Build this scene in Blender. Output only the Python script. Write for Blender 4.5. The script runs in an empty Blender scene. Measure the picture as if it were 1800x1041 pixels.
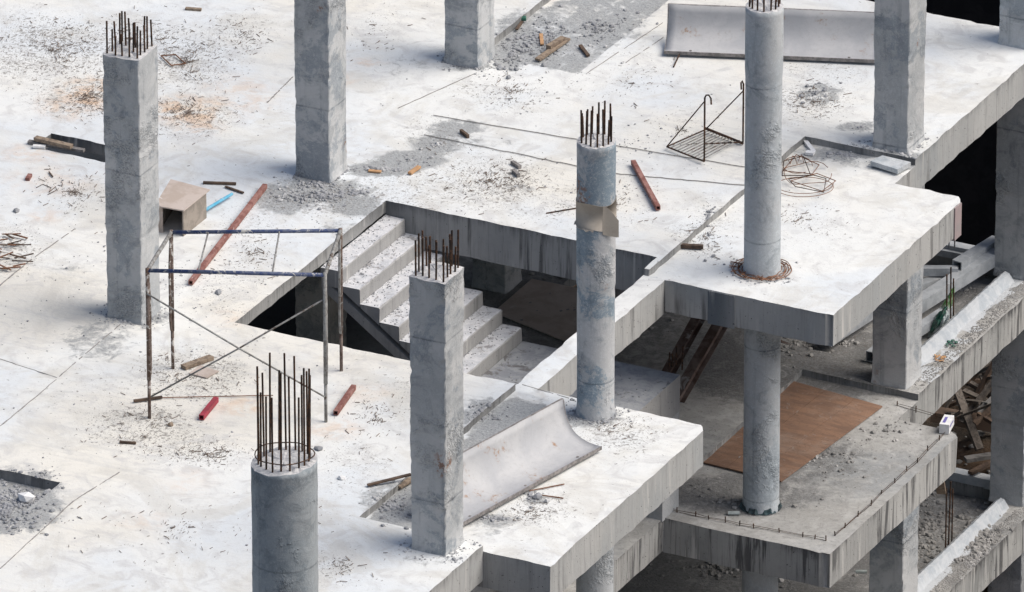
import bpy, math, random
import numpy as np
from mathutils import Vector, Matrix, noise
random.seed(7); rng = np.random.default_rng(7)
R = math.radians
S = bpy.context.scene
COL = S.collection

# ------------------------------------------------------------------ camera
FPX = 20000.0; TH = R(25.02); AZ = R(26.72); CX, CY = 900.0, 520.5; DIST = FPX/130.0
rv = Vector((math.cos(AZ), math.sin(AZ), 0))
fv = Vector((-math.sin(AZ)*math.cos(TH), math.cos(AZ)*math.cos(TH), -math.sin(TH)))
uv_ = rv.cross(fv)
CAMPOS = -fv*DIST
cam = bpy.data.cameras.new('camera'); camo = bpy.data.objects.new('camera', cam); COL.objects.link(camo)
m = Matrix((rv, uv_, -fv)).transposed().to_4x4(); m.translation = CAMPOS
camo.matrix_world = m
cam.sensor_width = 36; cam.lens = 36*FPX/1800; cam.clip_start = 5; cam.clip_end = 2000
S.camera = camo

def G(u, v, z=0.0):
    "point of the horizontal plane at height z that the photograph shows at (u, v)"
    d = fv + rv*((u-CX)/FPX) - uv_*((v-CY)/FPX)
    return CAMPOS + d*((z-CAMPOS.z)/d.z)
def P(p):
    q = Vector(p)-CAMPOS; w = q.dot(fv)
    return CX+FPX*q.dot(rv)/w, CY-FPX*q.dot(uv_)/w
def zat(v, x, y):
    z = 0.0
    for _ in range(20): z += (P((x, y, z))[1]-v)/118.0
    return z

# ------------------------------------------------------------------ light
SUN_EL, SUN_AZ = R(52), R(22)            # azimuth counted from +X towards +Y
sd = Vector((math.cos(SUN_AZ)*math.cos(SUN_EL), math.sin(SUN_AZ)*math.cos(SUN_EL), math.sin(SUN_EL)))
W = bpy.data.worlds.new('World'); S.world = W; W.use_nodes = True
nt = W.node_tree; nt.nodes.clear()
sky = nt.nodes.new('ShaderNodeTexSky'); sky.sky_type = 'NISHITA'; sky.sun_disc = False
sky.sun_elevation = SUN_EL; sky.sun_rotation = math.atan2(sd.x, sd.y); sky.air_density = 1.0; sky.dust_density = 4.0; sky.ozone_density = 1.0
bg = nt.nodes.new('ShaderNodeBackground'); bg.inputs[1].default_value = 0.055
wo = nt.nodes.new('ShaderNodeOutputWorld')
nt.links.new(sky.outputs[0], bg.inputs[0]); nt.links.new(bg.outputs[0], wo.inputs[0])
sl = bpy.data.lights.new('sun', 'SUN'); sl.energy = 1.5; sl.angle = R(48); sl.color = (1.0, 0.965, 0.91)
so = bpy.data.objects.new('sun', sl); COL.objects.link(so)
so.rotation_euler = sd.to_track_quat('Z', 'Y').to_euler()
S.view_settings.view_transform = 'Standard'; S.view_settings.look = 'None'
S.view_settings.exposure = 1.05; S.view_settings.gamma = 1; S.view_settings.use_curve_mapping = False

# ------------------------------------------------------------------ materials
class NT:
    def __init__(s, name):
        s.m = bpy.data.materials.new(name); s.m.use_nodes = True
        s.t = s.m.node_tree; s.t.nodes.clear()
        s.out = s.t.nodes.new('ShaderNodeOutputMaterial'); s.b = s.t.nodes.new('ShaderNodeBsdfPrincipled')
        s.b.inputs['Specular IOR Level'].default_value = 0.25
        s.t.links.new(s.b.outputs[0], s.out.inputs[0])
        tc = s.t.nodes.new('ShaderNodeTexCoord'); s.co = tc.outputs['Object']
    def n(s, k): return s.t.nodes.new(k)
    def put(s, sock, v):
        if isinstance(v, bpy.types.NodeSocket): s.t.links.new(v, sock)
        elif isinstance(v, (tuple, list)) and sock.type == 'RGBA': sock.default_value = (*v[:3], 1)
        else: sock.default_value = v
    def scale(s, sc, off=(0, 0, 0), co=None):
        q = s.n('ShaderNodeMapping'); s.put(q.inputs[0], co or s.co); q.inputs[3].default_value = sc
        if isinstance(off, bpy.types.NodeSocket): s.t.links.new(off, q.inputs[1])
        else: q.inputs[1].default_value = off
        return q.outputs[0]
    def rnd_off(s, k=37.0):
        o = s.n('ShaderNodeObjectInfo'); q = s.n('ShaderNodeVectorMath'); q.operation = 'SCALE'
        c = s.n('ShaderNodeCombineXYZ'); 
        for i in range(3): s.t.links.new(o.outputs['Random'], c.inputs[i])
        s.t.links.new(c.outputs[0], q.inputs[0]); q.inputs[3].default_value = k
        a = s.n('ShaderNodeVectorMath'); a.operation = 'ADD'; s.t.links.new(s.co, a.inputs[0]); s.t.links.new(q.outputs[0], a.inputs[1])
        s.raw = s.co; s.co = a.outputs[0]
    def noise(s, sc, det=5, rough=.55, dist=0.0, co=None):
        q = s.n('ShaderNodeTexNoise'); s.put(q.inputs['Vector'], co or s.co); q.inputs['Scale'].default_value = sc
        q.inputs['Detail'].default_value = det; q.inputs['Roughness'].default_value = rough; q.inputs['Distortion'].default_value = dist
        return q.outputs['Fac']
    def vor(s, sc, co=None, feat='F1'):
        q = s.n('ShaderNodeTexVoronoi'); q.feature = feat; s.put(q.inputs['Vector'], co or s.co); q.inputs['Scale'].default_value = sc
        return q.outputs['Distance']
    def mth(s, op, a, b=0.0, c=0.0, clamp=False):
        q = s.n('ShaderNodeMath'); q.operation = op; q.use_clamp = clamp
        s.put(q.inputs[0], a); s.put(q.inputs[1], b); s.put(q.inputs[2], c); return q.outputs[0]
    def rng(s, v, a, b, c=0.0, d=1.0, smooth=True):
        q = s.n('ShaderNodeMapRange'); q.interpolation_type = 'SMOOTHSTEP' if smooth else 'LINEAR'
        s.put(q.inputs[0], v)
        for i, x in enumerate((a, b, c, d)): s.put(q.inputs[i+1], x)
        return q.outputs[0]
    def mix(s, f, a, b, mode='MIX'):
        q = s.n('ShaderNodeMix'); q.data_type = 'RGBA'; q.blend_type = mode
        s.put(q.inputs[0], f); s.put(q.inputs[6], a); s.put(q.inputs[7], b); return q.outputs[2]
    def attr(s, name):
        q = s.n('ShaderNodeAttribute'); q.attribute_name = name; return q.outputs['Fac']
    def bump(s, h, dist=.01, st=1.0, prev=None):
        q = s.n('ShaderNodeBump'); q.inputs['Distance'].default_value = dist; s.put(q.inputs['Strength'], st)
        s.put(q.inputs['Height'], h)
        if prev is not None: s.put(q.inputs['Normal'], prev)
        return q.outputs[0]
    def done(s, col, rough=.9, bump=None, metal=0.0):
        s.put(s.b.inputs['Base Color'], col); s.put(s.b.inputs['Roughness'], rough); s.b.inputs['Metallic'].default_value = metal
        if bump is not None: s.put(s.b.inputs['Normal'], bump)
        return s.m

def mat_deck(name, light, blue, cream, gr, fleck=1.0, base_g=0.0, rough=0.0):
    s = NT(name)
    n1 = s.noise(.30, 6, .6, .6); n2 = s.noise(1.1, 7, .6, .8); n3 = s.noise(6, 8, .7); n4 = s.noise(28, 6, .75)
    off = s.scale((1, 1, 1), (17, 5, 3)); m1 = s.noise(.22, 5, .6, co=off); m2 = s.noise(2.4, 7, .65, 1.2, co=off)
    c = s.mix(s.rng(n1, .40, .60), light, blue)
    c = s.mix(s.mth('MULTIPLY', s.rng(m1, .45, .62), .8), c, cream)
    # broad dusty grey stains
    g0 = s.mth('MULTIPLY', s.rng(m2, .47, .68), .60)
    c = s.mix(g0, c, (.50, .495, .49)); big = s.noise(.55, 8, .68, 1.4, co=s.scale((1, 1, 1), (41, 3, 8)))
    c = s.mix(s.mth('MULTIPLY', s.rng(big, .50, .62), .40), c, tuple(x*.74 for x in cream))
    g1 = s.mth('MULTIPLY', s.rng(n3, .50, .78), .30)
    c = s.mix(g1, c, tuple(x*.62 for x in light)); tr = s.noise(1.0, 5, .6, .3, co=s.scale((.5, 7, 1)))
    c = s.mix(s.mth('MULTIPLY', s.mth('MULTIPLY', s.rng(tr, .52, .64), s.rng(m1, .42, .55)), .28), c, (.50, .50, .49))
    # rust stains
    ru = s.mth('MULTIPLY', s.attr('rust'), s.rng(s.noise(3.0, 6, .7, 1.0), .35, .68))
    c = s.mix(ru, c, (.62, .36, .17))
    # grey grout / rubble dust
    gv = s.mth('ADD', s.attr('grey'), base_g)
    gm = s.rng(s.mth('ADD', gv, s.mth('MULTIPLY', s.mth('SUBTRACT', s.noise(4.5, 8, .72, .5), .5), 1.7)), .35, .72)
    gc = s.mix(s.rng(n4, .3, .7), tuple(x*.62 for x in gr), tuple(min(1, x*1.3) for x in gr))
    c = s.mix(s.mth('MULTIPLY', gm, .85), c, gc)
    if rough:
        q1 = s.noise(2.6, 9, .75, .8); q2 = s.noise(13, 7, .8, .5)
        c = s.mix(s.mth('MULTIPLY', s.rng(q1, .50, .66), .55), c, tuple(min(1, x*1.25) for x in light))
        c = s.mix(s.mth('MULTIPLY', s.rng(q2, .50, .64), .55), c, tuple(x*.5 for x in light))
        n3 = s.mth('ADD', n3, s.mth('MULTIPLY', q2, 1.2))
    # small dark flecks, denser where debris lies
    fm = s.mth('ADD', s.mth('MULTIPLY', s.attr('fleck'), .135*fleck), s.mth('MULTIPLY', s.rng(n2, .45, .75), .07*fleck))
    fl = s.noise(17, 4, .62, .6); fl2 = s.noise(46, 3, .6, .4, co=off)
    f1 = s.rng(s.mth('ADD', fl, fm), .690, .725)
    f2 = s.rng(s.mth('ADD', fl2, s.mth('MULTIPLY', fm, .9)), .685, .725)
    fa = s.mth('MULTIPLY', s.mth('MAXIMUM', f1, s.mth('MULTIPLY', f2, .8)), .72)
    c = s.mix(fa, c, (.17, .155, .14))
    c = s.mix(s.mth('MULTIPLY', s.attr('painted_shade'), .95, 0, True), c, (.025, .025, .028))  # shade under cover, put into the floor colour as near-black
    wh = s.rng(s.mth('ADD', s.attr('white'), s.mth('MULTIPLY', s.mth('SUBTRACT', s.noise(7, 5, .7), .5), .7)), .48, .55)
    c = s.mix(wh, c, (.50, .52, .54))
    h = s.mth('ADD', s.mth('MULTIPLY', n3, .5), s.mth('ADD', s.mth('MULTIPLY', n4, .25), s.mth('MULTIPLY', fl, .35)))
    b = s.bump(h, .03, s.mth('ADD', .35, s.mth('MULTIPLY', gm, .6)))
    return s.done(c, .93, b)

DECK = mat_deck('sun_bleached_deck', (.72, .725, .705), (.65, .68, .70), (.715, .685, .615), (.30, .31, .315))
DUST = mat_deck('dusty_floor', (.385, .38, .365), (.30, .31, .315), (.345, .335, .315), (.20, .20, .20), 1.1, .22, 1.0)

def mat_edge(name='beam_face', a=(.42, .42, .41), b=(.32, .335, .34), streak=.8):
    s = NT(name)
    z = s.scale((6.5, 6.5, .35)); st = s.noise(1.0, 6, .65, .2, co=z)
    z2 = s.scale((22, 22, 1.0)); st2 = s.noise(1.0, 5, .7, co=z2)
    n = s.noise(.55, 5, .6); n2 = s.noise(9, 8, .72)
    pan = s.scale((1, 1, .01)); pn = s.vor(.9, co=pan)
    c = s.mix(s.rng(n, .35, .62), a, b)
    c = s.mix(s.mth('MULTIPLY', s.rng(pn, .3, .5), .45), c, (.42, .415, .40))
    c = s.mix(s.mth('MULTIPLY', s.rng(st, .52, .66), s.mth('MULTIPLY', s.rng(n, .62, .40), streak)), c, (.115, .115, .115))
    c = s.mix(s.mth('MULTIPLY', s.rng(st2, .50, .72), .42*streak), c, (.17, .165, .16))
    c = s.mix(s.mth('MULTIPLY', s.rng(n2, .52, .75), .45), c, (.24, .235, .23))
    tp = s.mth('ADD', s.attr('lift'), s.mth('MULTIPLY', s.mth('SUBTRACT', s.noise(2.2, 6, .7, co=s.scale((1, 1, .4))), .5), 1.3))
    c = s.mix(s.mth('MULTIPLY', s.rng(tp, .72, 1.15), s.mth('MULTIPLY', s.rng(st2, .30, .62), .8*streak), 0, True), c, (.10, .10, .10))
    c = s.mix(s.mth('MULTIPLY', s.rng(st, .44, .34), s.rng(n, .4, .6)), c, (.50, .49, .47))
    hole = s.rng(s.noise(33, 2, .5), .70, .73)
    c = s.mix(hole, c, (.06, .06, .06))
    h = s.mth('ADD', s.mth('MULTIPLY', n2, .6), s.mth('MULTIPLY', hole, -.5))
    return s.done(c, .92, s.bump(h, .025, .5))
EDGE = mat_edge(); EDGE2 = mat_edge('weathered_beam_face', (.42, .42, .405), (.25, .255, .25), 2.1)
MORTAR = mat_edge('grey_mortar_patch', (.13, .15, .17), (.11, .125, .14), .5)
STAIRM = mat_edge('stair_concrete', (.36, .355, .35), (.28, .28, .285), .5)

def mat_col(name, a, b, dark, patch=.5, rough_lo=None):
    s = NT(name); s.rnd_off()
    n = s.noise(.9, 5, .6, .5); n2 = s.noise(2.6, 9, .72, .8); n3 = s.noise(14, 8, .75); n4 = s.noise(45, 5, .7)
    c = s.mix(s.rng(n, .36, .64), a, b)
    c = s.mix(s.mth('MULTIPLY', s.rng(s.mth('ADD', s.noise(1.0, 10, .70, .25), s.mth('MULTIPLY', s.mth('SUBTRACT', n3, .5), .14)), .535, .575), patch), c, dark)     # sharp edged damp stains
    c = s.mix(s.mth('MULTIPLY', s.rng(n2, .50, .66), .50), c, tuple(x*.62 for x in dark))
    c = s.mix(s.mth('MULTIPLY', s.rng(n3, .48, .66), .38), c, tuple(min(1, x*1.4) for x in a))
    sc = s.rng(s.noise(26, 6, .7, 1.5), .665, .70)
    c = s.mix(s.mth('MULTIPLY', sc, .8), c, (.07, .07, .075))
    # spatter of honeycombing in irregular bands
    hb = s.rng(s.noise(.8, 6, .7, .3, co=s.scale((1, 1, 1), (4, 9, 2))), .53, .62)
    hv = s.rng(s.vor(38), .22, .42)
    c = s.mix(s.mth('MULTIPLY', s.mth('MULTIPLY', hb, s.rng(n4, .42, .6)), .55), c, tuple(x*.42 for x in dark))
    sx = s.n('ShaderNodeSeparateXYZ'); s.put(sx.inputs[0], s.raw); zr = s.mth('ADD', sx.outputs[2], s.mth('MULTIPLY', n2, .05))
    oi = s.n('ShaderNodeObjectInfo'); zr = s.mth('ADD', zr, s.mth('MULTIPLY', oi.outputs['Random'], 2.1))
    lift = s.mth('ABSOLUTE', s.mth('SUBTRACT', s.mth('MODULO', zr, 2.3), 1.9))
    c = s.mix(s.mth('MULTIPLY', s.rng(lift, .020, .004), s.rng(n2, .35, .6, .1, .55)), c, tuple(x*.4 for x in dark))
    run = s.noise(1.0, 6, .7, co=s.scale((9, 9, .5)))
    c = s.mix(s.mth('MULTIPLY', s.rng(run, .54, .72), .35), c, tuple(x*.55 for x in dark))
    c = s.mix(s.mth('MULTIPLY', s.rng(s.noise(60, 3, .6), .58, .66), .4), c, tuple(min(1, x*1.5) for x in a))
    rs = s.mth('MULTIPLY', s.rng(s.noise(1.3, 4, .5, co=s.scale((1, 1, 1), (40, 1, 7))), .67, .72), s.rng(n3, .48, .56))
    c = s.mix(s.mth('MULTIPLY', rs, .8), c, (.24, .115, .06))
    h = s.mth('ADD', s.mth('MULTIPLY', n3, .35), s.mth('ADD', s.mth('MULTIPLY', s.mth('MULTIPLY', hv, hb), .7), s.mth('MULTIPLY', n2, .6)))
    return s.done(c, .88, s.bump(h, .03, .75))
COLM = mat_col('column_concrete', (.365, .38, .39), (.50, .505, .505), (.215, .25, .285), .62)
ROUNDM = mat_col('round_column_concrete', (.43, .465, .49), (.49, .505, .515), (.27, .32, .36), .45)
STAINM = mat_col('stained_round_column', (.43, .44, .45), (.47, .475, .48), (.20, .265, .32), .9)
DARKM = mat_col('dark_column_concrete', (.29, .325, .35), (.34, .365, .38), (.185, .22, .245), .6)

def mat_simple(name, col, col2, sc=8, rough=.8, metal=0, stretch=(1, 1, 1), b=.004, lo=.42, hi=.6, third=None, t3=(.62, .68)):
    s = NT(name); s.rnd_off(); co = s.scale(stretch)
    n = s.noise(sc, 7, .7, .3, co=co); c = s.mix(s.rng(n, lo, hi), col, col2)
    if third: c = s.mix(s.rng(s.noise(sc*.6, 6, .7, .6, co=co), *t3), c, third)
    return s.done(c, rough, s.bump(n, b, .6), metal)
RUSTBAR = mat_simple('rusty_rebar', (.030, .022, .018), (.10, .052, .03), 12, .8)
RUSTWIRE = mat_simple('rusty_wire', (.16, .075, .04), (.26, .14, .09), 9, .85)
REDSTEEL = mat_simple('red_oxide_steel', (.20, .085, .07), (.32, .17, .145), 7, .75, third=(.45, .36, .33))
CRIMSON = mat_simple('crimson_painted_steel', (.36, .045, .07), (.25, .05, .06), 7, .6, third=(.55, .40, .40))
BLUEPAINT = mat_simple('chipped_blue_paint', (.035, .055, .14), (.10, .12, .18), 14, .55, third=(.50, .49, .46), t3=(.55, .60))
RUSTPOLE = mat_simple('rusted_pole', (.10, .065, .05), (.19, .15, .13), 11, .75, third=(.50, .48, .45), t3=(.56, .60))
GREYPOLE = mat_simple('grey_pole', (.30, .30, .29), (.17, .16, .15), 12, .7, third=(.10, .07, .055), t3=(.56, .62))
WOOD = mat_simple('old_timber', (.30, .235, .175), (.17, .13, .10), 4, .85, stretch=(4, 4, 4), third=(.42, .37, .31))
WOODD = mat_simple('dark_timber', (.13, .09, .065), (.07, .05, .04), 5, .85)
WOODO = mat_simple('orange_timber', (.50, .30, .16), (.40, .23, .12), 6, .85)
PLYBOX = mat_simple('dusty_plywood', (.50, .43, .385), (.42, .35, .30), 3, .8, third=(.58, .53, .49))
BLUEPIPE = mat_simple('blue_plastic', (.09, .38, .56), (.17, .44, .60), 6, .5, third=(.45, .52, .56))
FORMM = None
def mat_form():
    s = NT('cement_coated_steel'); s.rnd_off()
    n = s.noise(1.5, 6, .6, .4); n3 = s.noise(17, 8, .8)
    c = s.mix(s.rng(n, .36, .62), (.47, .47, .475), (.39, .395, .41))
    c = s.mix(s.mth('MULTIPLY', s.rng(n3, .50, .72), .5), c, (.30, .295, .30))
    c = s.mix(s.mth('MULTIPLY', s.rng(s.noise(2.2, 5, .6, .3), .56, .66), s.rng(n3, .47, .60)), c, (.30, .19, .12))
    return s.done(c, .75, s.bump(n3, .006, .5))
FORM = mat_form()
FORMEDGE = mat_simple('form_edge_steel', (.16, .15, .145), (.28, .26, .25), 15, .7)
def mat_ply():
    s = NT('orange_form_ply'); c0 = s.scale((1.2, 5, 1)); n = s.noise(1.6, 7, .65, .6, co=c0); n2 = s.noise(1.1, 6, .65)
    c = s.mix(s.rng(n, .36, .64), (.275, .165, .11), (.19, .118, .085))
    c = s.mix(s.mth('MULTIPLY', s.rng(n2, .48, .70), .6), c, (.33, .25, .20))
    c = s.mix(s.mth('MULTIPLY', s.rng(s.noise(30, 4, .6), .56, .66), .6), c, (.14, .09, .065))
    c = s.mix(s.mth('MULTIPLY', s.rng(s.noise(5, 8, .8, 1.0), .56, .68), .5), c, (.36, .33, .30))
    return s.done(c, .75, s.bump(n, .004, .4))
PLY = mat_ply()
ROCK = mat_simple('crushed_stone', (.34, .345, .36), (.22, .225, .235), 1.3, .92, lo=.3, hi=.7, third=(.50, .50, .50), t3=(.52, .6))
ROCKD = mat_simple('dusty_rubble', (.30, .29, .275), (.21, .205, .20), 1.3, .92, lo=.3, hi=.7, third=(.42, .41, .40), t3=(.54, .6))
CHIP = mat_simple('dark_chips', (.12, .095, .08), (.25, .20, .165), 2.0, .9, lo=.3, hi=.7)
CARD = mat_simple('tan_cardboard', (.40, .36, .31), (.36, .32, .275), 5, .8)
WHITE = mat_simple('white_foam', (.78, .78, .78), (.68, .68, .68), 12, .7)
PRINT = mat_simple('blue_print', (.14, .12, .36), (.18, .16, .4), 12, .7)
GREENP = mat_simple('green_plastic', (.13, .34, .08), (.38, .42, .36), 10, .4)
GREEND = mat_simple('dark_green_plastic', (.03, .13, .09), (.10, .14, .12), 10, .45)
CLEAR = mat_simple('grey_plastic_film', (.40, .44, .44), (.28, .32, .31), 8, .35)
STEELG = mat_simple('grey_galvanised_steel', (.40, .42, .44), (.31, .33, .35), 5, .55, third=(.24, .20, .18), t3=(.62, .68))
STEELB = mat_simple('brown_steel', (.075, .05, .042), (.14, .11, .10), 4, .7, third=(.26, .25, .25), t3=(.58, .64))
SEAM = mat_simple('dark_joint', (.30, .29, .28), (.22, .21, .20), 9, .9)
STRING = mat_simple('string', (.22, .20, .18), (.16, .15, .14), 9, .9)
PLASTER = mat_simple('white_plaster', (.46, .48, .50), (.37, .40, .43), 4, .85, b=.015, third=(.45, .48, .50), t3=(.60, .66))
VOIDBLACK = mat_simple('void_backdrop_black', (.006, .0065, .008), (.011, .011, .013), 3, .95)  # near-black colour standing in for the unlit void
def mat_soil(name, a, b, c3):
    s = NT(name); n = s.noise(.8, 8, .7, .5); n2 = s.noise(7, 8, .75)
    c = s.mix(s.rng(n, .36, .62), a, b); c = s.mix(s.mth('MULTIPLY', s.rng(n2, .5, .7), .7), c, c3)
    return s.done(c, .95, s.bump(n2, .12, .9))
SOIL = mat_soil('brown_soil', (.13, .085, .055), (.085, .07, .055), (.22, .18, .15))

# ------------------------------------------------------------------ mesh helpers
def fin(name, verts, faces, mat, parent=None, smooth=False, mats=None, midx=None):
    me = bpy.data.meshes.new(name); me.from_pydata([tuple(v) for v in verts], [], faces)
    for q in (mats or [mat]): me.materials.append(q)
    if midx is not None: me.polygons.foreach_set('material_index', midx)
    if smooth: me.polygons.foreach_set('use_smooth', [True]*len(me.polygons))
    me.validate(); me.update()
    o = bpy.data.objects.new(name, me); COL.objects.link(o)
    if parent is not None: o.parent = parent
    return o
class MB:
    def __init__(s): s.v = []; s.f = []
    def add(s, v, f):
        n = len(s.v); s.v += [Vector(q) for q in v]; s.f += [tuple(i+n for i in q) for q in f]; return s
    def box(s, lo, hi, M=None):
        x0, y0, z0 = lo; x1, y1, z1 = hi
        v = [Vector(q) for q in ((x0,y0,z0),(x1,y0,z0),(x1,y1,z0),(x0,y1,z0),(x0,y0,z1),(x1,y0,z1),(x1,y1,z1),(x0,y1,z1))]
        if M is not None: v = [M @ q for q in v]
        return s.add(v, [(0,3,2,1),(4,5,6,7),(0,1,5,4),(1,2,6,5),(2,3,7,6),(3,0,4,7)])
    def bar(s, a, b, w, h, up=(0, 0, 1)):
        "square section bar from a to b"
        a = Vector(a); b = Vector(b); d = (b-a); L = d.length; d.normalize()
        side = d.cross(Vector(up)); 
        if side.length < 1e-4: side = Vector((1, 0, 0))
        side.normalize(); u = side.cross(d)
        M = Matrix((d, side, u)).transposed().to_4x4(); M.translation = a
        return s.box((0, -w/2, -h/2), (L, w/2, h/2), M)
    def tube(s, pts, r, n=7, closed=False, cap=True):
        pts = [Vector(p) for p in pts]; N = len(pts); base = len(s.v); prev = None
        for i, p in enumerate(pts):
            if closed: d = pts[(i+1) % N]-pts[i-1]
            else: d = pts[min(i+1, N-1)]-pts[max(i-1, 0)]
            d.normalize()
            ref = prev if prev is not None else (Vector((0, 0, 1)) if abs(d.z) < .9 else Vector((1, 0, 0)))
            a = d.cross(ref).normalized(); b = a.cross(d); prev = b
            for k in range(n):
                t = 2*math.pi*k/n; s.v.append(p+(a*math.cos(t)+b*math.sin(t))*r)
        for i in range(N if closed else N-1):
            j = (i+1) % N
            for k in range(n):
                k2 = (k+1) % n
                s.f.append((base+i*n+k, base+i*n+k2, base+j*n+k2, base+j*n+k))
        if cap and not closed:
            s.f.append(tuple(base+k for k in reversed(range(n)))); s.f.append(tuple(base+(N-1)*n+k for k in range(n)))
        return s
    def build(s, name, mat, parent=None, smooth=False):
        return fin(name, s.v, s.f, mat, parent, smooth)
def empty(name, loc):
    o = bpy.data.objects.new(name, None); o.location = loc; o.empty_display_size = .2; COL.objects.link(o); return o
def tag(o, label=None, cat=None, group=None, kind=None):
    if label: o['label'] = label
    if cat: o['category'] = cat
    if group: o['group'] = group
    if kind: o['kind'] = kind
    return o
def local(o, root):
    "turn a mesh built in world coordinates into a child of root"
    if o.data.users == 1:
        for v in o.data.vertices: v.co -= root.location
    o.parent = root; return o
def lift(name, mb, mat, label, cat, group=None, smooth=False):
    "single-mesh thing with its origin at its base"
    c = sum(mb.v, Vector())/len(mb.v); c.z = min(v.z for v in mb.v)
    mb.v = [v-c for v in mb.v]
    o = mb.build(name, mat, None, smooth); o.location = c
    return tag(o, label, cat, group)

# ------------------------------------------------------------------ floors
Z1, Z2 = -3.6, -7.2
def lay(x, y, lv):
    "top and underside of the slab, relative to its level"
    if y > 11.22 or y < -17 or x < -14: return None
    if y < -6.95: xe = 3.08
    elif y < -2.28: xe = 4.05
    elif y < 1.58: xe = 1.53
    elif y < 5.86: xe = 4.05
    else: xe = 2.98 if lv == 0 else 3.08
    if x > xe: return None
    if -2.95 < x < 1.20 and -2.44 < y < 2.0: return None
    top = 0.0
    if 1.28 < x and -6.95 < y < 6.54: top = -.1
    if 1.2 < x and -2.44 < y < 1.6: top = -.1
    bot = top-.18
    if lv == 0:
        if x < -2.68 and -11.6 < y < -7.8 and x > -9: top, bot = -.15, -.3
        if -4.12 < x < -2.5 and y > 7.05: top, bot = -.11, -.3
        if -8.16 < x < -6.7 and 1.38 < y < 1.92: top, bot = -.55, -.62
    else:
        if x < 2.45 and 7.2 < y < 11.0 and x > -3: top, bot = -.2, -.36
    beam = False
    for (a, b, c, d) in ((xe-.32, xe, -17, 11.22), (-14, xe, 10.9, 11.22), (-3.3, 1.52, 1.99, 2.4), (1.2, 1.53, -2.44, 2.0),
                         (1.2, 4.05, 1.58, 1.88), (1.2, 4.05, 5.56, 5.87), (1.2, 4.05, -2.6, -2.28), (1.2, 4.05, -6.96, -6.7),
                         (-4.5, -4.0, -17, 11.22), (-14, 2.9, -7.5, -7.0), (-14, 2.9, 6.7, 7.1), (-3.3, 1.2, -2.8, -2.43)):
        if a < x < b and c < y < d: beam = True
    if beam and lv == 0 and x > 1.54 and y > 1.5 and y < 5.9: bot = top-.47
    elif beam: bot = top-.52 if not (1.19 < x < 1.54 and -2.44 < y < 1.6) else top-.50
    if (-3.3 < x < 1.2 and 1.99 < y < 2.4): bot = -.60
    return top, bot

BX = [-14, -9, -8.16, -6.7, -4.5, -4.12, -4.0, -3.3, -3, -2.95, -2.68, -2.5, 1.2, 1.28, 1.53, 2.45, 2.66, 2.76, 2.98, 3.08, 3.73, 4.05]
BY = [-17, -11.6, -7.8, -7.5, -7.0, -6.95, -6.7, -2.8, -2.6, -2.44, -2.28, 1.38, 1.58, 1.6, 1.88, 1.92, 2.0, 2.4, 5.56, 5.86, 6.54, 6.7, 7.05, 7.1, 7.2, 10.9, 11.0, 11.22]
def refine(b, step):
    o = []
    for a, c in zip(b[:-1], b[1:]):
        n = max(1, round((c-a)/step)); o += [a+(c-a)*i/n for i in range(n)]
    return o+[b[-1]]
def blobs(xy, lst, z):
    out = np.zeros(len(xy))
    for (u, v, ru, rw, st) in lst:
        # an ellipse as the photo shows it lying on the floor
        q = np.array([P((x, y, z)) for x, y in ((0, 0),)])
        d = ((PU-u)/ru)**2+((PV-v)/rw)**2
        out = np.maximum(out, st*np.clip(1.25-d, 0, 1))
    return out
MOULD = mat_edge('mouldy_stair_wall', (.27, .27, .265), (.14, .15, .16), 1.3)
STEPM = mat_edge('stained_step_face', (.24, .24, .235), (.17, .175, .18), .9)
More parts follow.
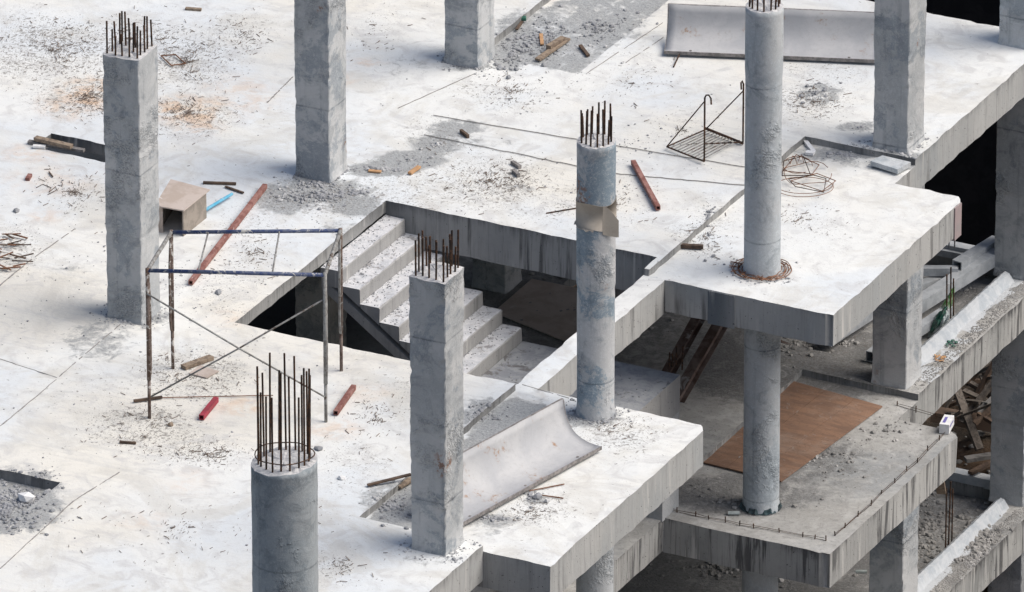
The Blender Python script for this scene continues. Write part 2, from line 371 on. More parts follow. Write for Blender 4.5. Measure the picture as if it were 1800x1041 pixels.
def floor(name, Z, lv, step, mats, A, label):
    global PU, PV
    xs, ys = refine(BX, step), refine(BY, step); nx, ny = len(xs)-1, len(ys)-1
    cell = {}
    for i in range(nx):
        for j in range(ny):
            c = lay((xs[i]+xs[i+1])/2, (ys[j]+ys[j+1])/2, lv)
            if c: cell[i, j] = c
    vid = {}; V = []; F = []; MI = []
    def vt(i, j, z):
        k = (i, j, round(z, 3))
        if k not in vid:
            x, y = xs[i], ys[j]
            around = [cell.get((i-a, j-b)) for a in (0, 1) for b in (0, 1)]
            edge = any(c is None for c in around) or len({c for c in around}) > 1
            q = noise.noise_vector(Vector((x*3.1, y*3.1, z*3+Z)))
            q2 = noise.noise_vector(Vector((x*.5, y*.5, 5.0)))
            dz = q2.z*.006
            if edge:
                h = [random.uniform(-1, 1) for _ in range(3)]
                x += q.x*.012+h[0]*.004; y += q.y*.012+h[1]*.004; dz += q.z*.008+h[2]*.004
                if random.random() < .12: x += h[1]*.018; y += h[2]*.018; dz -= .010*random.random()
            for (cx_, cy_, sx_, sy_) in ((4.05, 1.58, -1, 1), (4.05, 5.86, -1, -1), (4.05, -2.28, -1, -1)):
                if abs(xs[i]-cx_) < .001 and abs(ys[j]-cy_) < .001: x += .055*sx_; y += .055*sy_; dz -= .006
            vid[k] = len(V); V.append((x, y, Z+z+dz))
        return vid[k]
    def q(a, b, c, d, mi): F.append((a, b, c, d)); MI.append(mi)
    for (i, j), (t, b) in cell.items():
        q(vt(i, j, t), vt(i+1, j, t), vt(i+1, j+1, t), vt(i, j+1, t), 0)
        q(vt(i, j, b), vt(i, j+1, b), vt(i+1, j+1, b), vt(i+1, j, b), 1)
        for (di, dj, e0, e1) in ((1, 0, (i+1, j), (i+1, j+1)), (-1, 0, (i, j+1), (i, j)), (0, 1, (i+1, j+1), (i, j+1)), (0, -1, (i, j), (i+1, j))):
            n = cell.get((i+di, j+dj)); sp = []
            if n is None: sp.append((t, b))
            else:
                if t > n[0]+1e-6: sp.append((t, max(n[0], b)))
                if b < n[1]-1e-6: sp.append((min(n[1], t), b))
            for (hi, lo) in sp:
                nn = 1
                for s_ in range(nn):
                    q(vt(*e0, lo), vt(*e1, lo), vt(*e1, hi), vt(*e0, hi), 1)
    V = np.array(V)
    # split: the walking surface is the floor, its sides and beams a part of it
    top = fin(name, *sub(V, F, MI, 0), mats[0]); edge = fin('edge_beam', *sub(V, F, MI, 1), mats[1], top)
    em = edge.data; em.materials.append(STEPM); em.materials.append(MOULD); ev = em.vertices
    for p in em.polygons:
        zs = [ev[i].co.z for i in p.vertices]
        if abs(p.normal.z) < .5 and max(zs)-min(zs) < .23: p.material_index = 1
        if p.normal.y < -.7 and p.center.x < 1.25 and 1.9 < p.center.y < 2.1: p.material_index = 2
    a = em.attributes.new('lift', 'FLOAT', 'POINT'); a.data.foreach_set('value', [min(1, max(0, 1+(q_.co.z-Z)/.55)) for q_ in ev])
    co = np.zeros(len(top.data.vertices)*3); top.data.vertices.foreach_get('co', co); co = co.reshape(-1, 3)
    qq = co-np.array(CAMPOS); w = qq@np.array(fv); PU = CX+FPX*(qq@np.array(rv))/w; PV = CY-FPX*(qq@np.array(uv_))/w
    for an in ('fleck', 'grey', 'rust', 'white', 'painted_shade'):
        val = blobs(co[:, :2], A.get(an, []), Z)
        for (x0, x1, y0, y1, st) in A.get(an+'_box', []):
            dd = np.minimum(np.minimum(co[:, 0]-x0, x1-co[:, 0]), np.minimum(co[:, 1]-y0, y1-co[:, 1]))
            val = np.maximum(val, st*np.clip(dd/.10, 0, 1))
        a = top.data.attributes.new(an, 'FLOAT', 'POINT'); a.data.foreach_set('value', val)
    tag(top, label, 'floor', None, 'structure')
    return top
def sub(V, F, MI, k):
    ids = {}; vv = []; ff = []
    for f, mi in zip(F, MI):
        if mi != k: continue
        g = []
        for i in f:
            if i not in ids: ids[i] = len(vv); vv.append(V[i])
            g.append(ids[i])
        ff.append(tuple(g))
    return vv, ff

A0 = dict(
 fleck=[(90,90,150,70,1),(40,60,90,60,.8),(230,70,120,50,.9),(330,110,110,60,.9),(150,170,120,50,1),(330,200,120,50,.9),(420,60,90,40,.6),
        (30,440,60,50,.9),(130,340,90,50,.5),(330,660,120,60,.9),(250,750,130,45,1),(330,790,130,35,.8),(180,690,120,50,.4),(440,400,70,60,.6),
        (560,350,120,40,.9),(720,330,140,60,.8),(860,320,140,60,.9),(960,350,120,60,.6),(1080,360,120,60,.5),(880,165,110,45,.6),(760,240,70,50,.7),
        (1100,130,120,60,.4),(1430,180,90,50,.8),(1450,130,100,30,.7),(1200,220,90,60,.4),(1240,400,80,70,.5),(1400,390,120,60,.3),(620,820,80,60,.6),(700,700,100,60,.5),
        (930,890,90,40,.7),(1080,760,90,40,.8),(400,500,70,60,.6),(520,540,100,40,.5),(640,30,110,40,.3),(520,900,60,90,.35),(560,1000,60,50,.6)],
 grey=[(560,335,110,30,.8),(620,360,60,25,.9),(500,350,70,35,.8),(670,298,80,16,.95),(720,282,75,22,.9),(765,255,60,26,.8),(805,225,60,20,.75),(850,250,70,16,.45),(870,330,120,24,.4),(600,400,60,20,.5),(950,60,120,60,.72),(1060,40,110,50,.6),(900,90,50,40,.9),
        (1440,165,60,28,.6),(1510,222,50,12,.7),(1480,272,90,16,.75),(1570,290,60,14,.8),(1400,262,30,16,.4),(170,600,90,45,.55),(120,480,60,40,.35),(45,880,80,70,.85),
        (700,880,90,45,.7),(850,730,80,40,.7),(930,700,60,30,.4),(860,915,70,16,.7),(940,880,30,12,.7),(1040,735,70,22,.75),(250,560,60,22,.7),(560,318,55,12,.8),(830,115,55,14,.7),(700,115,110,30,.35),
        (1240,400,60,12,.35),(1250,370,30,60,.4),(1580,272,60,14,.7),(380,640,70,40,.35),(260,740,90,30,.35),(90,180,70,35,.3),(620,410,0.1,0.1,0),(760,985,70,12,.5),(850,935,50,14,.5),(1340,470,60,20,.3)],
 rust=[(170,165,75,32,.75),(120,185,60,30,.45),(330,195,70,30,.6),(350,225,50,15,.5),(60,270,60,20,.35),(90,320,90,30,.25),(430,715,50,18,.45),(600,140,30,12,.3),(640,110,40,8,.35),(80,380,30,16,.3),
       (410,560,50,18,.25),(250,915,60,18,.2),(640,690,60,20,.2),(330,845,50,30,.15),(420,170,80,40,.3),(590,755,50,20,.35)])
A0['grey_box'] = [(-4.15, -2.45, 6.98, 12, .72), (1.26, 2.15, -6.98, -2.6, .85), (-12, -2.62, -12, -7.75, .9), (1.26, 2.6, 6.0, 6.6, .5), (1.26, 1.42, 1.9, 6.2, .45)]
A1 = dict(painted_shade=[(1240, 630, 110, 90, .45), (480, 520, 230, 150, 1)], fleck=[(1400,560,300,200,.6)], grey=[(1300,870,150,40,.7),(1420,800,120,60,.4),(1400,640,250,80,.8),(1000,520,200,150,.9),(1700,500,120,60,.6)],  # first list: painted shade in the stair opening and under the deck
          white=[(1640,655,18,34,.9),(1675,620,18,26,.8),(1720,560,16,30,.85),(1755,520,18,26,.9),(1785,500,18,20,.9),(1700,590,12,26,.8),(1690,462,40,6,.6)], rust=[(1480,735,30,20,.2)])
A1['white_box'] = A2W = [(2.55, 2.86, 6.6, 10.6, .50)]
A2 = dict(white_box=A2W, fleck=[(1650,930,140,120,.7)], grey=[(1650,940,150,120,.45),(1300,1000,300,80,.9)], white=[(1650,1000,22,34,.95),(1690,960,18,26,.9),(1720,925,18,26,.9),(1755,890,18,26,.9),(1625,1030,22,24,.9)])
deck = floor('upper_floor', 0, 0, .125, (DECK, EDGE), A0, 'sun-bleached upper concrete deck')
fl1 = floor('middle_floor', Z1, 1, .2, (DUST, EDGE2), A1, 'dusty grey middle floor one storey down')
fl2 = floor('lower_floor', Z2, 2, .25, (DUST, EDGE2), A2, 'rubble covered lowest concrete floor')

# seams pressed into the deck
def seam(pts, w=.012, z=.004):
    b = MB(); P3 = []
    for (u0, v0), (u1, v1) in zip(pts[:-1], pts[1:]):
        n = 14
        for i in range(n):
            t = i/n; P3.append(G(u0+(u1-u0)*t+random.uniform(-.5, .5), v0+(v1-v0)*t+random.uniform(-.4, .4), z))
    P3.append(G(*pts[-1], z))
    for a, c in zip(P3[:-1], P3[1:]):
        if random.random() < .12: continue
        b.bar(a, c, w*random.uniform(.5, 1.3), .006)
    o = b.build('joint_line', SEAM, deck); return o
for p in ([(-20, 766), (70, 692), (150, 622), (222, 562)], [(-5, 506), (50, 460), (132, 402)], [(-10, 628), (100, 664)],
          [(1030, 130), (1165, 40)], [(1100, 110), (1172, 62)], [(905, 672), (1000, 700)], [(470, 180), (500, 150), (515, 135)], [(0, 1000), (130, 880), (210, 830)], [(700, 190), (838, 128)]):
    seam(p, .014 if len(p) > 2 else .010)

# kerbs of white plaster along the inner side of the edge beams
for (Z, root) in ((Z1, fl1), (Z2, fl2)):
    b = MB(); n = 60; prof = [(-.10, -.22), (-.085, .10), (-.03, .135), (.03, .12), (.10, .015), (.13, -.01)]
    for i in range(n+1):
        y = 6.62+(10.55-6.62)*i/n
        for (dx, dz) in prof:
            b.v.append(Vector((2.62+dx+random.uniform(-.006, .006)+(.03*noise.noise(Vector((y*3, Z, dx))) if dx > .05 else 0), y, Z+dz+random.uniform(-.004, .004))))
    for i in range(n):
        for k in range(5): b.f.append((i*6+k, i*6+k+1, i*6+7+k, i*6+6+k)[::-1])
    b.f.append(tuple(range(6))); b.f.append(tuple(n*6+k for k in reversed(range(6))))
    b.build('kerb', PLASTER, root)
    b = MB().box((-3, 11.0, Z-.02), (2.3, 11.17, Z+.13)); b.build('kerb', PLASTER, root)
# patches on the balcony faces
def patch(u0, u1, mat, root, y=1.58, z0=-.605, z1=-.115):
    def sx(u):
        a, c = 0.0, 5.0
        for _ in range(40):
            mm = (a+c)/2
            if P((mm, y, -.1))[0] < u: a = mm
            else: c = mm
        return a
    MB().box((sx(u0), y-.014, z0), (sx(u1), y+.05, z1)).build('mortar_patch', mat, root)
patch(1245, 1292, MORTAR, deck)
MB().box((4.0, 5.50, -.60), (4.066, 5.715, -.11)).build('mortar_patch', mat_simple('pink_patch', (.36, .29, .29), (.32, .28, .28), 6), deck)

# ground, soil behind and a black backdrop added so the void stays dark
b = MB(); N = 60
for i in range(N+1):
    for j in range(N+1):
        x = -60+120*i/N; y = -50+110*j/N; b.v.append(Vector((x, y, -10.9+.12*noise.noise(Vector((x*.3, y*.3, 0))))))
for i in range(N):
    for j in range(N): a = i*(N+1)+j; b.f.append((a, a+N+1, a+N+2, a+1))
tag(b.build('ground', SOIL), 'bare brown earth under the building', 'ground', None, 'structure')
b = MB(); N = 70
for i in range(N+1):
    for j in range(31):
        x = -9+15*i/N; y = 11.3+5.6*j/30
        z = -7.25+.35*noise.noise(Vector((x*.7, y*.7, 1)))+.15*noise.noise(Vector((x*2.5, y*2.5, 3)))+.04*noise.noise(Vector((x*9, y*9, 3)))+.08*(y-11.3)
        b.v.append(Vector((x, y, z)))
for i in range(N):
    for j in range(30): a = i*31+j; b.f.append((a, a+31, a+32, a+1))
n0 = len(b.v)
for i in range(N+1): b.v.append(Vector((b.v[i*31].x, 11.3, -11)))
for i in range(N): b.f.append((i*31, n0+i, n0+i+1, (i+1)*31)[::-1])
n1 = len(b.v)
for j in range(31): b.v.append(Vector((6, 11.3+5.6*j/30, -11)))
for j in range(30): b.f.append((N*31+j, n1+j, n1+j+1, N*31+j+1)[::-1])
tag(b.build('terrain', SOIL), 'bank of brown rubble soil behind the lowest floor', 'terrain', None, 'structure')
b = MB()
for i in range(40):
    a0 = -12+i*.75
    y0 = 17+.12*math.sin(i*1.7); y1 = 17+.12*math.sin((i+1)*1.7)
    b.add([(a0, y0, -11), (a0+.75, y1, -11), (a0+.75, y1, 1.2), (a0, y0, 1.2), (a0, y0+.08, -11), (a0+.75, y1+.08, -11), (a0+.75, y1+.08, 1.2), (a0, y0+.08, 1.2)],
          [(0, 1, 2, 3), (5, 4, 7, 6), (3, 2, 6, 7)])
lift('void_backdrop', b, VOIDBLACK, 'added black backdrop that keeps the void behind the unfinished building dark', 'added backdrop')

# ------------------------------------------------------------------ columns
def prof_square(w, d, k=5, ch=.012):
    p = []
    hw, hd = w/2, d/2
    cs = [(-hw, -hd), (hw, -hd), (hw, hd), (-hw, hd)]
    for i in range(4):
        a = Vector(cs[i]); c = Vector(cs[(i+1) % 4]); dr = (c-a).normalized(); L = (c-a).length
        for t in [ch/L]+[j/k for j in range(1, k)]+[1-ch/L]: p.append(a+dr*(L*t))
    return p
def prof_round(r, k=40): return [Vector((r*math.cos(2*math.pi*i/k), r*math.sin(2*math.pi*i/k))) for i in range(k)]
def column(loc, prof, h, mat, label, group=None, rough=.006, joints=(), rebar=None, seed=0, cat='concrete column', top_tilt=(0, 0), name='concrete_column'):
    root = empty(name, loc); tag(root, label, cat, group)
    rnd = random.Random(seed); V = []; F = []; n = len(prof); nz = max(4, int(h/.07)); sq = n != 40
    for i in range(nz+1):
        z = h*i/nz; off = sum(.008*(1 if z > j else 0) for j in joints)
        jn = any(abs(z-j) < .04 for j in joints)
        for k, p in enumerate(prof):
            q = noise.noise(Vector((p.x*2.2+seed, p.y*2.2, z*1.1+seed*3)))+.5*noise.noise(Vector((p.x*9+seed, p.y*9, z*5)))
            corner = sq and (k % 6 in (0, 5))
            s = off+rough*q+(rnd.uniform(-1, 1)*rough*(.6 if corner else .25))
            if corner and rnd.random() < .16: s -= rough*2.6*rnd.random()
            if jn: s -= .006
            if z < .12: s += (.12-z)*.14*(1+q)
            r_ = p.length; f = (r_+s)/r_
            zz = z
            if i == nz: zz += top_tilt[0]*p.x+top_tilt[1]*p.y+rnd.uniform(-.012, .012)
            V.append((p.x*f, p.y*f, zz))
    for i in range(nz):
        for k in range(n): k2 = (k+1) % n; F.append((i*n+k, i*n+k2, (i+1)*n+k2, (i+1)*n+k))
    # rough top: two inner rings
    for s_ in (.75, .4):
        for k, p in enumerate(prof): V.append((p.x*s_, p.y*s_, h+.005+rnd.uniform(-.012, .014)+top_tilt[0]*p.x*s_+top_tilt[1]*p.y*s_))
    for rr in range(2):
        for k in range(n): k2 = (k+1) % n; a = (nz+rr)*n; F.append((a+k, a+k2, a+n+k2, a+n+k))
    V.append((0, 0, h+.01)); c = len(V)-1; a = (nz+2)*n
    for k in range(n): F.append((a+k, a+(k+1) % n, c))
    ntop = 3*n
    mi = [0]*(nz*n)+[1]*ntop
    fin('shaft', V, F, mat, root, False, [mat, TOPM], mi)
    if sq is False: 
        me = root.children[0].data; me.polygons.foreach_set('use_smooth', [True]*(nz*n)+[False]*ntop)
    for (x, y, L, lx, ly) in (rebar or []):
        b = MB().tube([(x, y, h-.06), (x+lx*.5, y+ly*.5, h+L*.5), (x+lx, y+ly, h+L)], .0125, 6)
        b.build('rebar', RUSTBAR, root)
    return root
TOPM = mat_simple('rough_concrete_top', (.62, .61, .60), (.46, .46, .47), 14, .95, b=.03)
def bars_square(w, d, nx, ny, h0, h1, seed, inner=0):
    rnd = random.Random(seed); o = []
    a, c = w/2-.05, d/2-.05
    for i in range(nx):
        for s in (-1, 1): o.append((-a+2*a*i/(nx-1), s*c))
    for j in range(1, ny-1):
        for s in (-1, 1): o.append((s*a, -c+2*c*j/(ny-1)))
    for k in range(inner): o.append((rnd.uniform(-a, a)*.7, rnd.uniform(-c, c)*.7))
    return [(x+rnd.uniform(-.012, .012), y+rnd.uniform(-.012, .012), rnd.uniform(h0, h1), rnd.uniform(-.012, .012), rnd.uniform(-.012, .012)) for x, y in o]
def bars_round(r, n, h0, h1, seed):
    rnd = random.Random(seed)
    return [((r-.045)*math.cos(2*math.pi*i/n+.2)+rnd.uniform(-.01, .01), (r-.045)*math.sin(2*math.pi*i/n+.2)+rnd.uniform(-.01, .01), rnd.uniform(h0, h1), rnd.uniform(-.012, .012), rnd.uniform(-.012, .012)) for i in range(n)]

SQ = prof_square(.53, .52); RD = prof_round(.25)
def rc(u, v, z, rad): p = G(u, v, z); return (p.x-.45*rad, p.y+.893*rad), p
(x1_, y1_), f1_ = rc(1047, 740, -.1, .25); (x2_, y2_), f2_ = rc(1340, 489, -.1, .25); H1 = zat(261, f1_.x, f1_.y)+.11; H2 = zat(23, f2_.x, f2_.y)+.11
(x3_, y3_), f3_ = rc(1338, 905, Z1-.1, .25)
GU = 'square columns on the upper deck'; GR = 'round columns on the upper deck'
C1 = column((-4.30, -2.79, -.01), SQ, 3.89, COLM, 'grey square column left of the scaffold frame, short rebar stubs on top', GU, .008, (1.3, 2.55), bars_square(.53, .52, 5, 5, .26, .50, 1, 4), 11, top_tilt=(.05, .03))
C2 = column((-4.18, 2.43, -.01), SQ, 4.6, COLM, 'grey square column behind the plywood box, running out of the top of the frame', GU, .007, (1.25, ), None, 12)
C3 = column((-4.10, 6.81, -.01), SQ, 4.6, COLM, 'grey square column beside the gravel strip at the top edge', GU, .009, (1.25, ), None, 13)
C4 = column((2.56, -7.23, -.01), prof_square(.50, .52), 3.90, COLM, 'grey square column in front of the curved steel form, cluster of rebar on top', GU, .009, (1.3, 3.1), bars_square(.50, .52, 5, 5, .34, .56, 2, 2), 14, top_tilt=(.02, .02))
C5 = column((2.54, 6.92, -.01), prof_square(.53, .55), 4.6, COLM, 'stained square column at the corner of the upper deck, standing behind a recess', GU, .008, (1.4, 2.9), None, 15)
C6 = column((2.63, 10.92, -.01), SQ, 4.6, ROUNDM, 'pale square column at the right edge of the upper deck', GU, .005, (), None, 16)
R1 = column((x1_, y1_, -.11), RD, H1, STAINM, 'round column with a cardboard collar, rebar stubs on top', GR, .003, (1.85, ), bars_round(.25, 15, .28, .52, 3), 21)
R2 = column((x2_, y2_, -.11), RD, H2, ROUNDM, 'tall smooth round column with a ring of rusty wire round its foot', GR, .002, (2.95, ), bars_round(.25, 14, .28, .5, 4), 22)
g3 = G(500, 1293)
R3 = column((g3.x-.17, g3.y+.38, -.01), prof_round(.412), 3.62, DARKM, 'thick dark grey round column at the bottom edge with long bare rebar', GR, .007, (), bars_round(.36, 18, .98, 1.38, 5), 23, top_tilt=(.09, .06))
# stirrup round the bars of the thick column
for zz, rr, tl in ((3.72, .372, .05),):
    MB().tube([((rr+.012*math.sin(3*t))*math.cos(t), (rr+.012*math.sin(5*t))*math.sin(t), zz+tl*math.cos(t+1)*.5) for t in [2*math.pi*i/24 for i in range(24)]], .008, 5, closed=True).build('stirrup', RUSTBAR, R3)
# columns of the storeys below
GM = 'columns under the upper deck'; GL = 'columns under the middle floor'
def lowcol(src, x, y, z0, h, label, group, kind, seed):
    prof, mt = (RD, ROUNDM) if kind == 'r' else (SQ, COLM)
    return column((x, y, z0), prof, h, mt, label, group, .003 if kind == 'r' else .006, (1.3,) if kind != 'r' else (), None, seed)
lowcol(0, x3_, y3_, Z1-.11, 3.14, 'pale round column standing on the middle balcony beside the orange plywood', GM, 'r', 31)
lowcol(0, x1_, y1_, Z1-.11, 3.14, 'pale round column under the front balcony at the bottom edge', GM, 'r', 32)
lowcol(0, 2.60, 6.85, Z1-.01, 3.45, 'square column on the middle floor holding up the back end of the upper balcony', GM, 's', 33)
lowcol(0, 2.63, 10.92, Z1-.01, 3.20, 'square column at the right edge behind the white kerb on the middle floor', GM, 's', 34)
lowcol(0, 2.56, -7.23, Z1-.01, 3.2, 'square column below the front corner of the upper deck', GM, 's', 35)
lowcol(0, -4.2, 2.43, Z1-.01, 3.2, 'dark square column seen through the stair opening behind the upper steps', GM, 's', 36)
lowcol(0, G(857, 512, Z1).x, G(857, 512, Z1).y+.3, Z1-.01, 3.42, 'shaded square column under the deck behind the stair flight', GM, 's', 37)
lowcol(0, -4.2, -2.79, Z1-.01, 3.2, 'dark square column in the stair opening below the scaffold frame', GM, 's', 38)
lowcol(0, x3_, y3_, Z2-.11, 3.14, 'lower round column under the front corner of the middle balcony', GL, 'r', 41)
lowcol(0, 2.60, 6.85, Z2-.01, 3.45, 'square column on the lowest floor beside the bare upright bars', GL, 's', 43)
lowcol(0, 2.63, 10.92, Z2-.01, 3.20, 'square column at the right edge in front of the timber heap', GL, 's', 44)
lowcol(0, 2.56, -7.23, Z2-.01, 3.2, 'column under the middle floor at the front corner', GL, 's', 46)
lowcol(0, 2.63, 10.92, -11, 3.4, 'lowest square column at the bottom right corner', None, 's', 45)

# cardboard collar round R1
b = MB(); n = 40
for rad, dr in ((.262, 0), (.268, 1)):
    for zz in (2.78, 3.14):
        for i in range(n+1):
            t = -2.9+i/n*5.7
            b.v.append(Vector((rad*math.cos(t), rad*math.sin(t), zz+.02*math.sin(3*t))))
m_ = n+1
for i in range(n):
    b.f += [(i, i+1, m_+i+1, m_+i)[::-1], (2*m_+i, 2*m_+i+1, 3*m_+i+1, 3*m_+i), (m_+i, m_+i+1, 3*m_+i+1, 3*m_+i), (i, i+1, 2*m_+i+1, 2*m_+i)[::-1]]
cc = empty('cardboard_collar', (x1_, y1_, -.11)); tag(cc, 'tan cardboard collar wrapped round the round column, one flap sticking out', 'cardboard')
b.build('band', CARD, cc, True)
b = MB(); 
for i in range(9):
    t = i/8; a = -.78+t*.35; rr = .27+.10*t*t
    for zz in (2.72-.05*t, 3.13-.22*t*t):
        b.v.append(Vector((rr*math.cos(a+.25*t), rr*math.sin(a+.25*t), zz)))
for i in range(8): b.f.append((2*i, 2*i+2, 2*i+3, 2*i+1))
f_ = b.build('flap', CARD, cc); md = f_.modifiers.new('s', 'SOLIDIFY'); md.thickness = .006
b = MB()
for i in range(11):
    t = -2.95+i*.17; b.v.append(Vector((.262*math.cos(t), .262*math.sin(t), 2.80))); b.v.append(Vector(((.272+.012*(i % 3))*math.cos(t), (.272+.012*(i % 3))*math.sin(t), 2.765+.02*(i % 2))))
for i in range(10): b.f.append((2*i, 2*i+1, 2*i+3, 2*i+2))
f_ = b.build('torn_edge', CARD, cc); md = f_.modifiers.new('s', 'SOLIDIFY'); md.thickness = .005
# wire ring at the foot of R2
b = MB()
for q in range(7):
    r0 = .285+.018*q; ph = random.uniform(0, 6); full = random.uniform(4.2, 6.2)
    b.tube([((r0+.02*math.sin(2*t+ph))*math.cos(t+ph), (r0+.02*math.cos(3*t+ph))*math.sin(t+ph), .02+.02*random.random()+(.03 if i in (0, 29) else 0)) for i, t in enumerate([full*k/29 for k in range(30)])], .007, 4)
for q in range(9):
    t = random.uniform(2.5, 5.5); b.tube([(.3*math.cos(t), .3*math.sin(t), .03), (.45*math.cos(t+.2), .45*math.sin(t+.2), .05+.05*random.random())], .006, 4)
o = b.build('wire_ring', RUSTWIRE); o.location = (x2_, y2_, -.1); tag(o, 'rusty coil of tie wire lying round the foot of the tall round column', 'wire')

# ------------------------------------------------------------------ stairs
def stairs(Z, label):
    root = empty('staircase', (-2.95, 1.0, Z)); tag(root, label, 'staircase')
    y0, y1 = .06, 1.99
    rr = random.Random(3)
    for k in range(1, 9):
        x0 = -2.95+.30*(k-1); x1 = x0+.30; z = Z-.213*k
        if k == 8: continue
        b = MB(); n = 16; V = []; F = []
        zb = z-.2-.06
        for i in range(n+1):
            y = y0+(y1-y0)*i/n
            j = lambda s=.006: rr.uniform(-s, s)
            V += [(x0-.002, y, z+j(.003)), (x1-.05, y, z+j(.006)), (x1-.012+j(), y, z+j(.006)), (x1+j(.004), y, z-.014+j()), (x1+j(.004), y, z-.2), (x1-.01, y, zb), (x0+.01, y, zb+.2 if k > 1 else zb)]
        for i in range(n):
            for q in range(7): a = i*7+q; c = i*7+(q+1) % 7; F.append((a, c, c+7, a+7))
        F.append(tuple(range(7))[::-1]); F.append(tuple(n*7+q for q in range(7)))
        F = [f[::-1] for f in F]
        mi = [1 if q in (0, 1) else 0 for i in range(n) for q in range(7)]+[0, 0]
        V = [(x-root.location.x, y-root.location.y, z_-Z) for x, y, z_ in V]
        fin('step', V, F, STAIRM, root, False, [STAIRM, DUSTL], mi)
    # waist slab
    xa, xb = -2.95, -.85; th = .16
    b = MB(); sl_ = -.213/.30
    zt = lambda x: Z-.2-.2+(x+2.95)*sl_+.03
    b.add([(xa, y0+.01, zt(xa)), (xb+.3, y0+.01, zt(xb+.3)), (xb+.3, y1-.01, zt(xb+.3)), (xa, y1-.01, zt(xa)),
           (xa, y0+.01, zt(xa)-th), (xb+.3, y0+.01, zt(xb+.3)-th), (xb+.3, y1-.01, zt(xb+.3)-th), (xa, y1-.01, zt(xa)-th)],
          [(0, 3, 2, 1)[::-1], (4, 5, 6, 7)[::-1], (0, 1, 5, 4)[::-1], (1, 2, 6, 5)[::-1], (2, 3, 7, 6)[::-1], (3, 0, 4, 7)[::-1]])
    local(b.build('waist_slab', STAIRM), root)
    b = MB().box((-.85, -2.3, Z-1.90), (1.56, 2.02, Z-1.705)); o = b.build('landing', STAIRM); o.data.materials.append(LANDSHADE); o.data.polygons[1].material_index = 1
    local(o, root)
    b = MB().box((1.30, -2.3, Z-2.25), (1.557, 2.015, Z-1.902)); local(b.build('landing_beam', STAIRM), root)
    b = MB().box((1.14, 1.50, Z-3.72), (1.552, 2.010, Z-2.252)); local(b.build('landing_pier', COLM), root)
    return root
LANDSHADE = mat_simple('landing_painted_shade', (.36, .37, .38), (.27, .28, .30), 5, .95, b=.03, third=(.17, .165, .165), t3=(.55, .62))  # darker than the treads: the landing's shade is put into its colour
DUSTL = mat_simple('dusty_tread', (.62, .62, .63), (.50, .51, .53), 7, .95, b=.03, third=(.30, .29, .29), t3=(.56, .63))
stairs(0, 'concrete stair flight going down from the upper deck to a half landing')
stairs(Z1, 'lower stair flight under the middle floor, mostly hidden in shade')
for i, (u, v, h) in enumerate(((1176, 641, .22), (1188, 644, .34), (1199, 646, .36), (1181, 641, .2))):
    g = G(u, v+4, -1.7); b = MB().tube([g, g+Vector((.01, 0, h))], .012, 6)
    lift('rebar', b, RUSTBAR, ('short', 'second', 'tallest', 'shortest')[i]+' rebar stub on the end wall of the stair landing', 'rebar', 'rebar stubs on the landing wall')

# ------------------------------------------------------------------ scaffold frame
pa, pb, pc, pd = G(263, 735), G(304, 648), G(573, 742), G(600, 652)
root = empty('scaffold_frame', tuple((pa+pb+pc+pd)/4)); tag(root, 'rusty scaffold frame with chipped blue rails and crossed braces on the upper deck', 'scaffold')
tops = []
for p, v, mt in ((pa, 472, RUSTPOLE), (pb, 405, RUSTPOLE), (pc, 480, GREYPOLE), (pd, 402, RUSTPOLE)):
    h = zat(v, p.x, p.y); t = Vector((p.x, p.y, h)); tops.append(t)
    local(MB().tube([p, p+Vector((0, 0, .55))], .023, 8).tube([p+Vector((0, 0, .56)), t+Vector((0, 0, .0))], .029, 8).build('leg', mt, None, True), root)
ta, tb, tc, td = tops
dz = Vector((0, 0, -.03))
for a, c, mt in ((ta, tc, BLUEPAINT), (tb, td, BLUEPAINT), (ta, tb, GREYPOLE), (tc, td, GREYPOLE)):
    local(MB().tube([a+dz, c+dz], .028, 8).build('rail', mt, None, True), root)
# bent inner tubes of the end frames
for a, c, p, q, mt in ((ta, tb, pa, pb, RUSTPOLE), (tc, td, pc, pd, GREYPOLE)):
    for s, t, bs in ((a, c, p), (c, a, q)):
        d = (t-s).normalized(); o_ = d*.13
        pts = [s+Vector((0, 0, -.12)), s+o_*.6+Vector((0, 0, -.25)), s+o_+Vector((0, 0, -.5)), bs+o_+Vector((0, 0, .75)), bs+o_*.6+Vector((0, 0, .6)), bs+Vector((0, 0, .55))]
        local(MB().tube(pts, .017, 6).build('inner_tube', mt, None, True), root)
for (a, c, s0, e0, s1, e1) in ((ta, tc, .22, .22, .76, .72),):
    for f_t, ln in ((.36, .0), (.78, .0)):
        s = tb.lerp(td, f_t-.14); e = ta.lerp(tc, f_t-.08)
        e = e+(s-e)*.12
        local(MB().tube([s+dz, e+dz+Vector((0, 0, -.05))], .012, 6).build('tie_bar', GREYPOLE, None, True), root)
z_ = lambda p, h: Vector((p.x, p.y, h))
for a, c in ((z_(pa, 1.83), z_(pc, .38)), (z_(pa, .30), z_(pc, 1.80))):
    off = Vector((0, -.03, 0)) if a.z > 1 else Vector((0, .0, 0))
    local(MB().tube([a+off, (a+c)/2+off+Vector((0, 0, -.02)), c+off], .012, 6).build('brace', GREYPOLE, None, True), root)

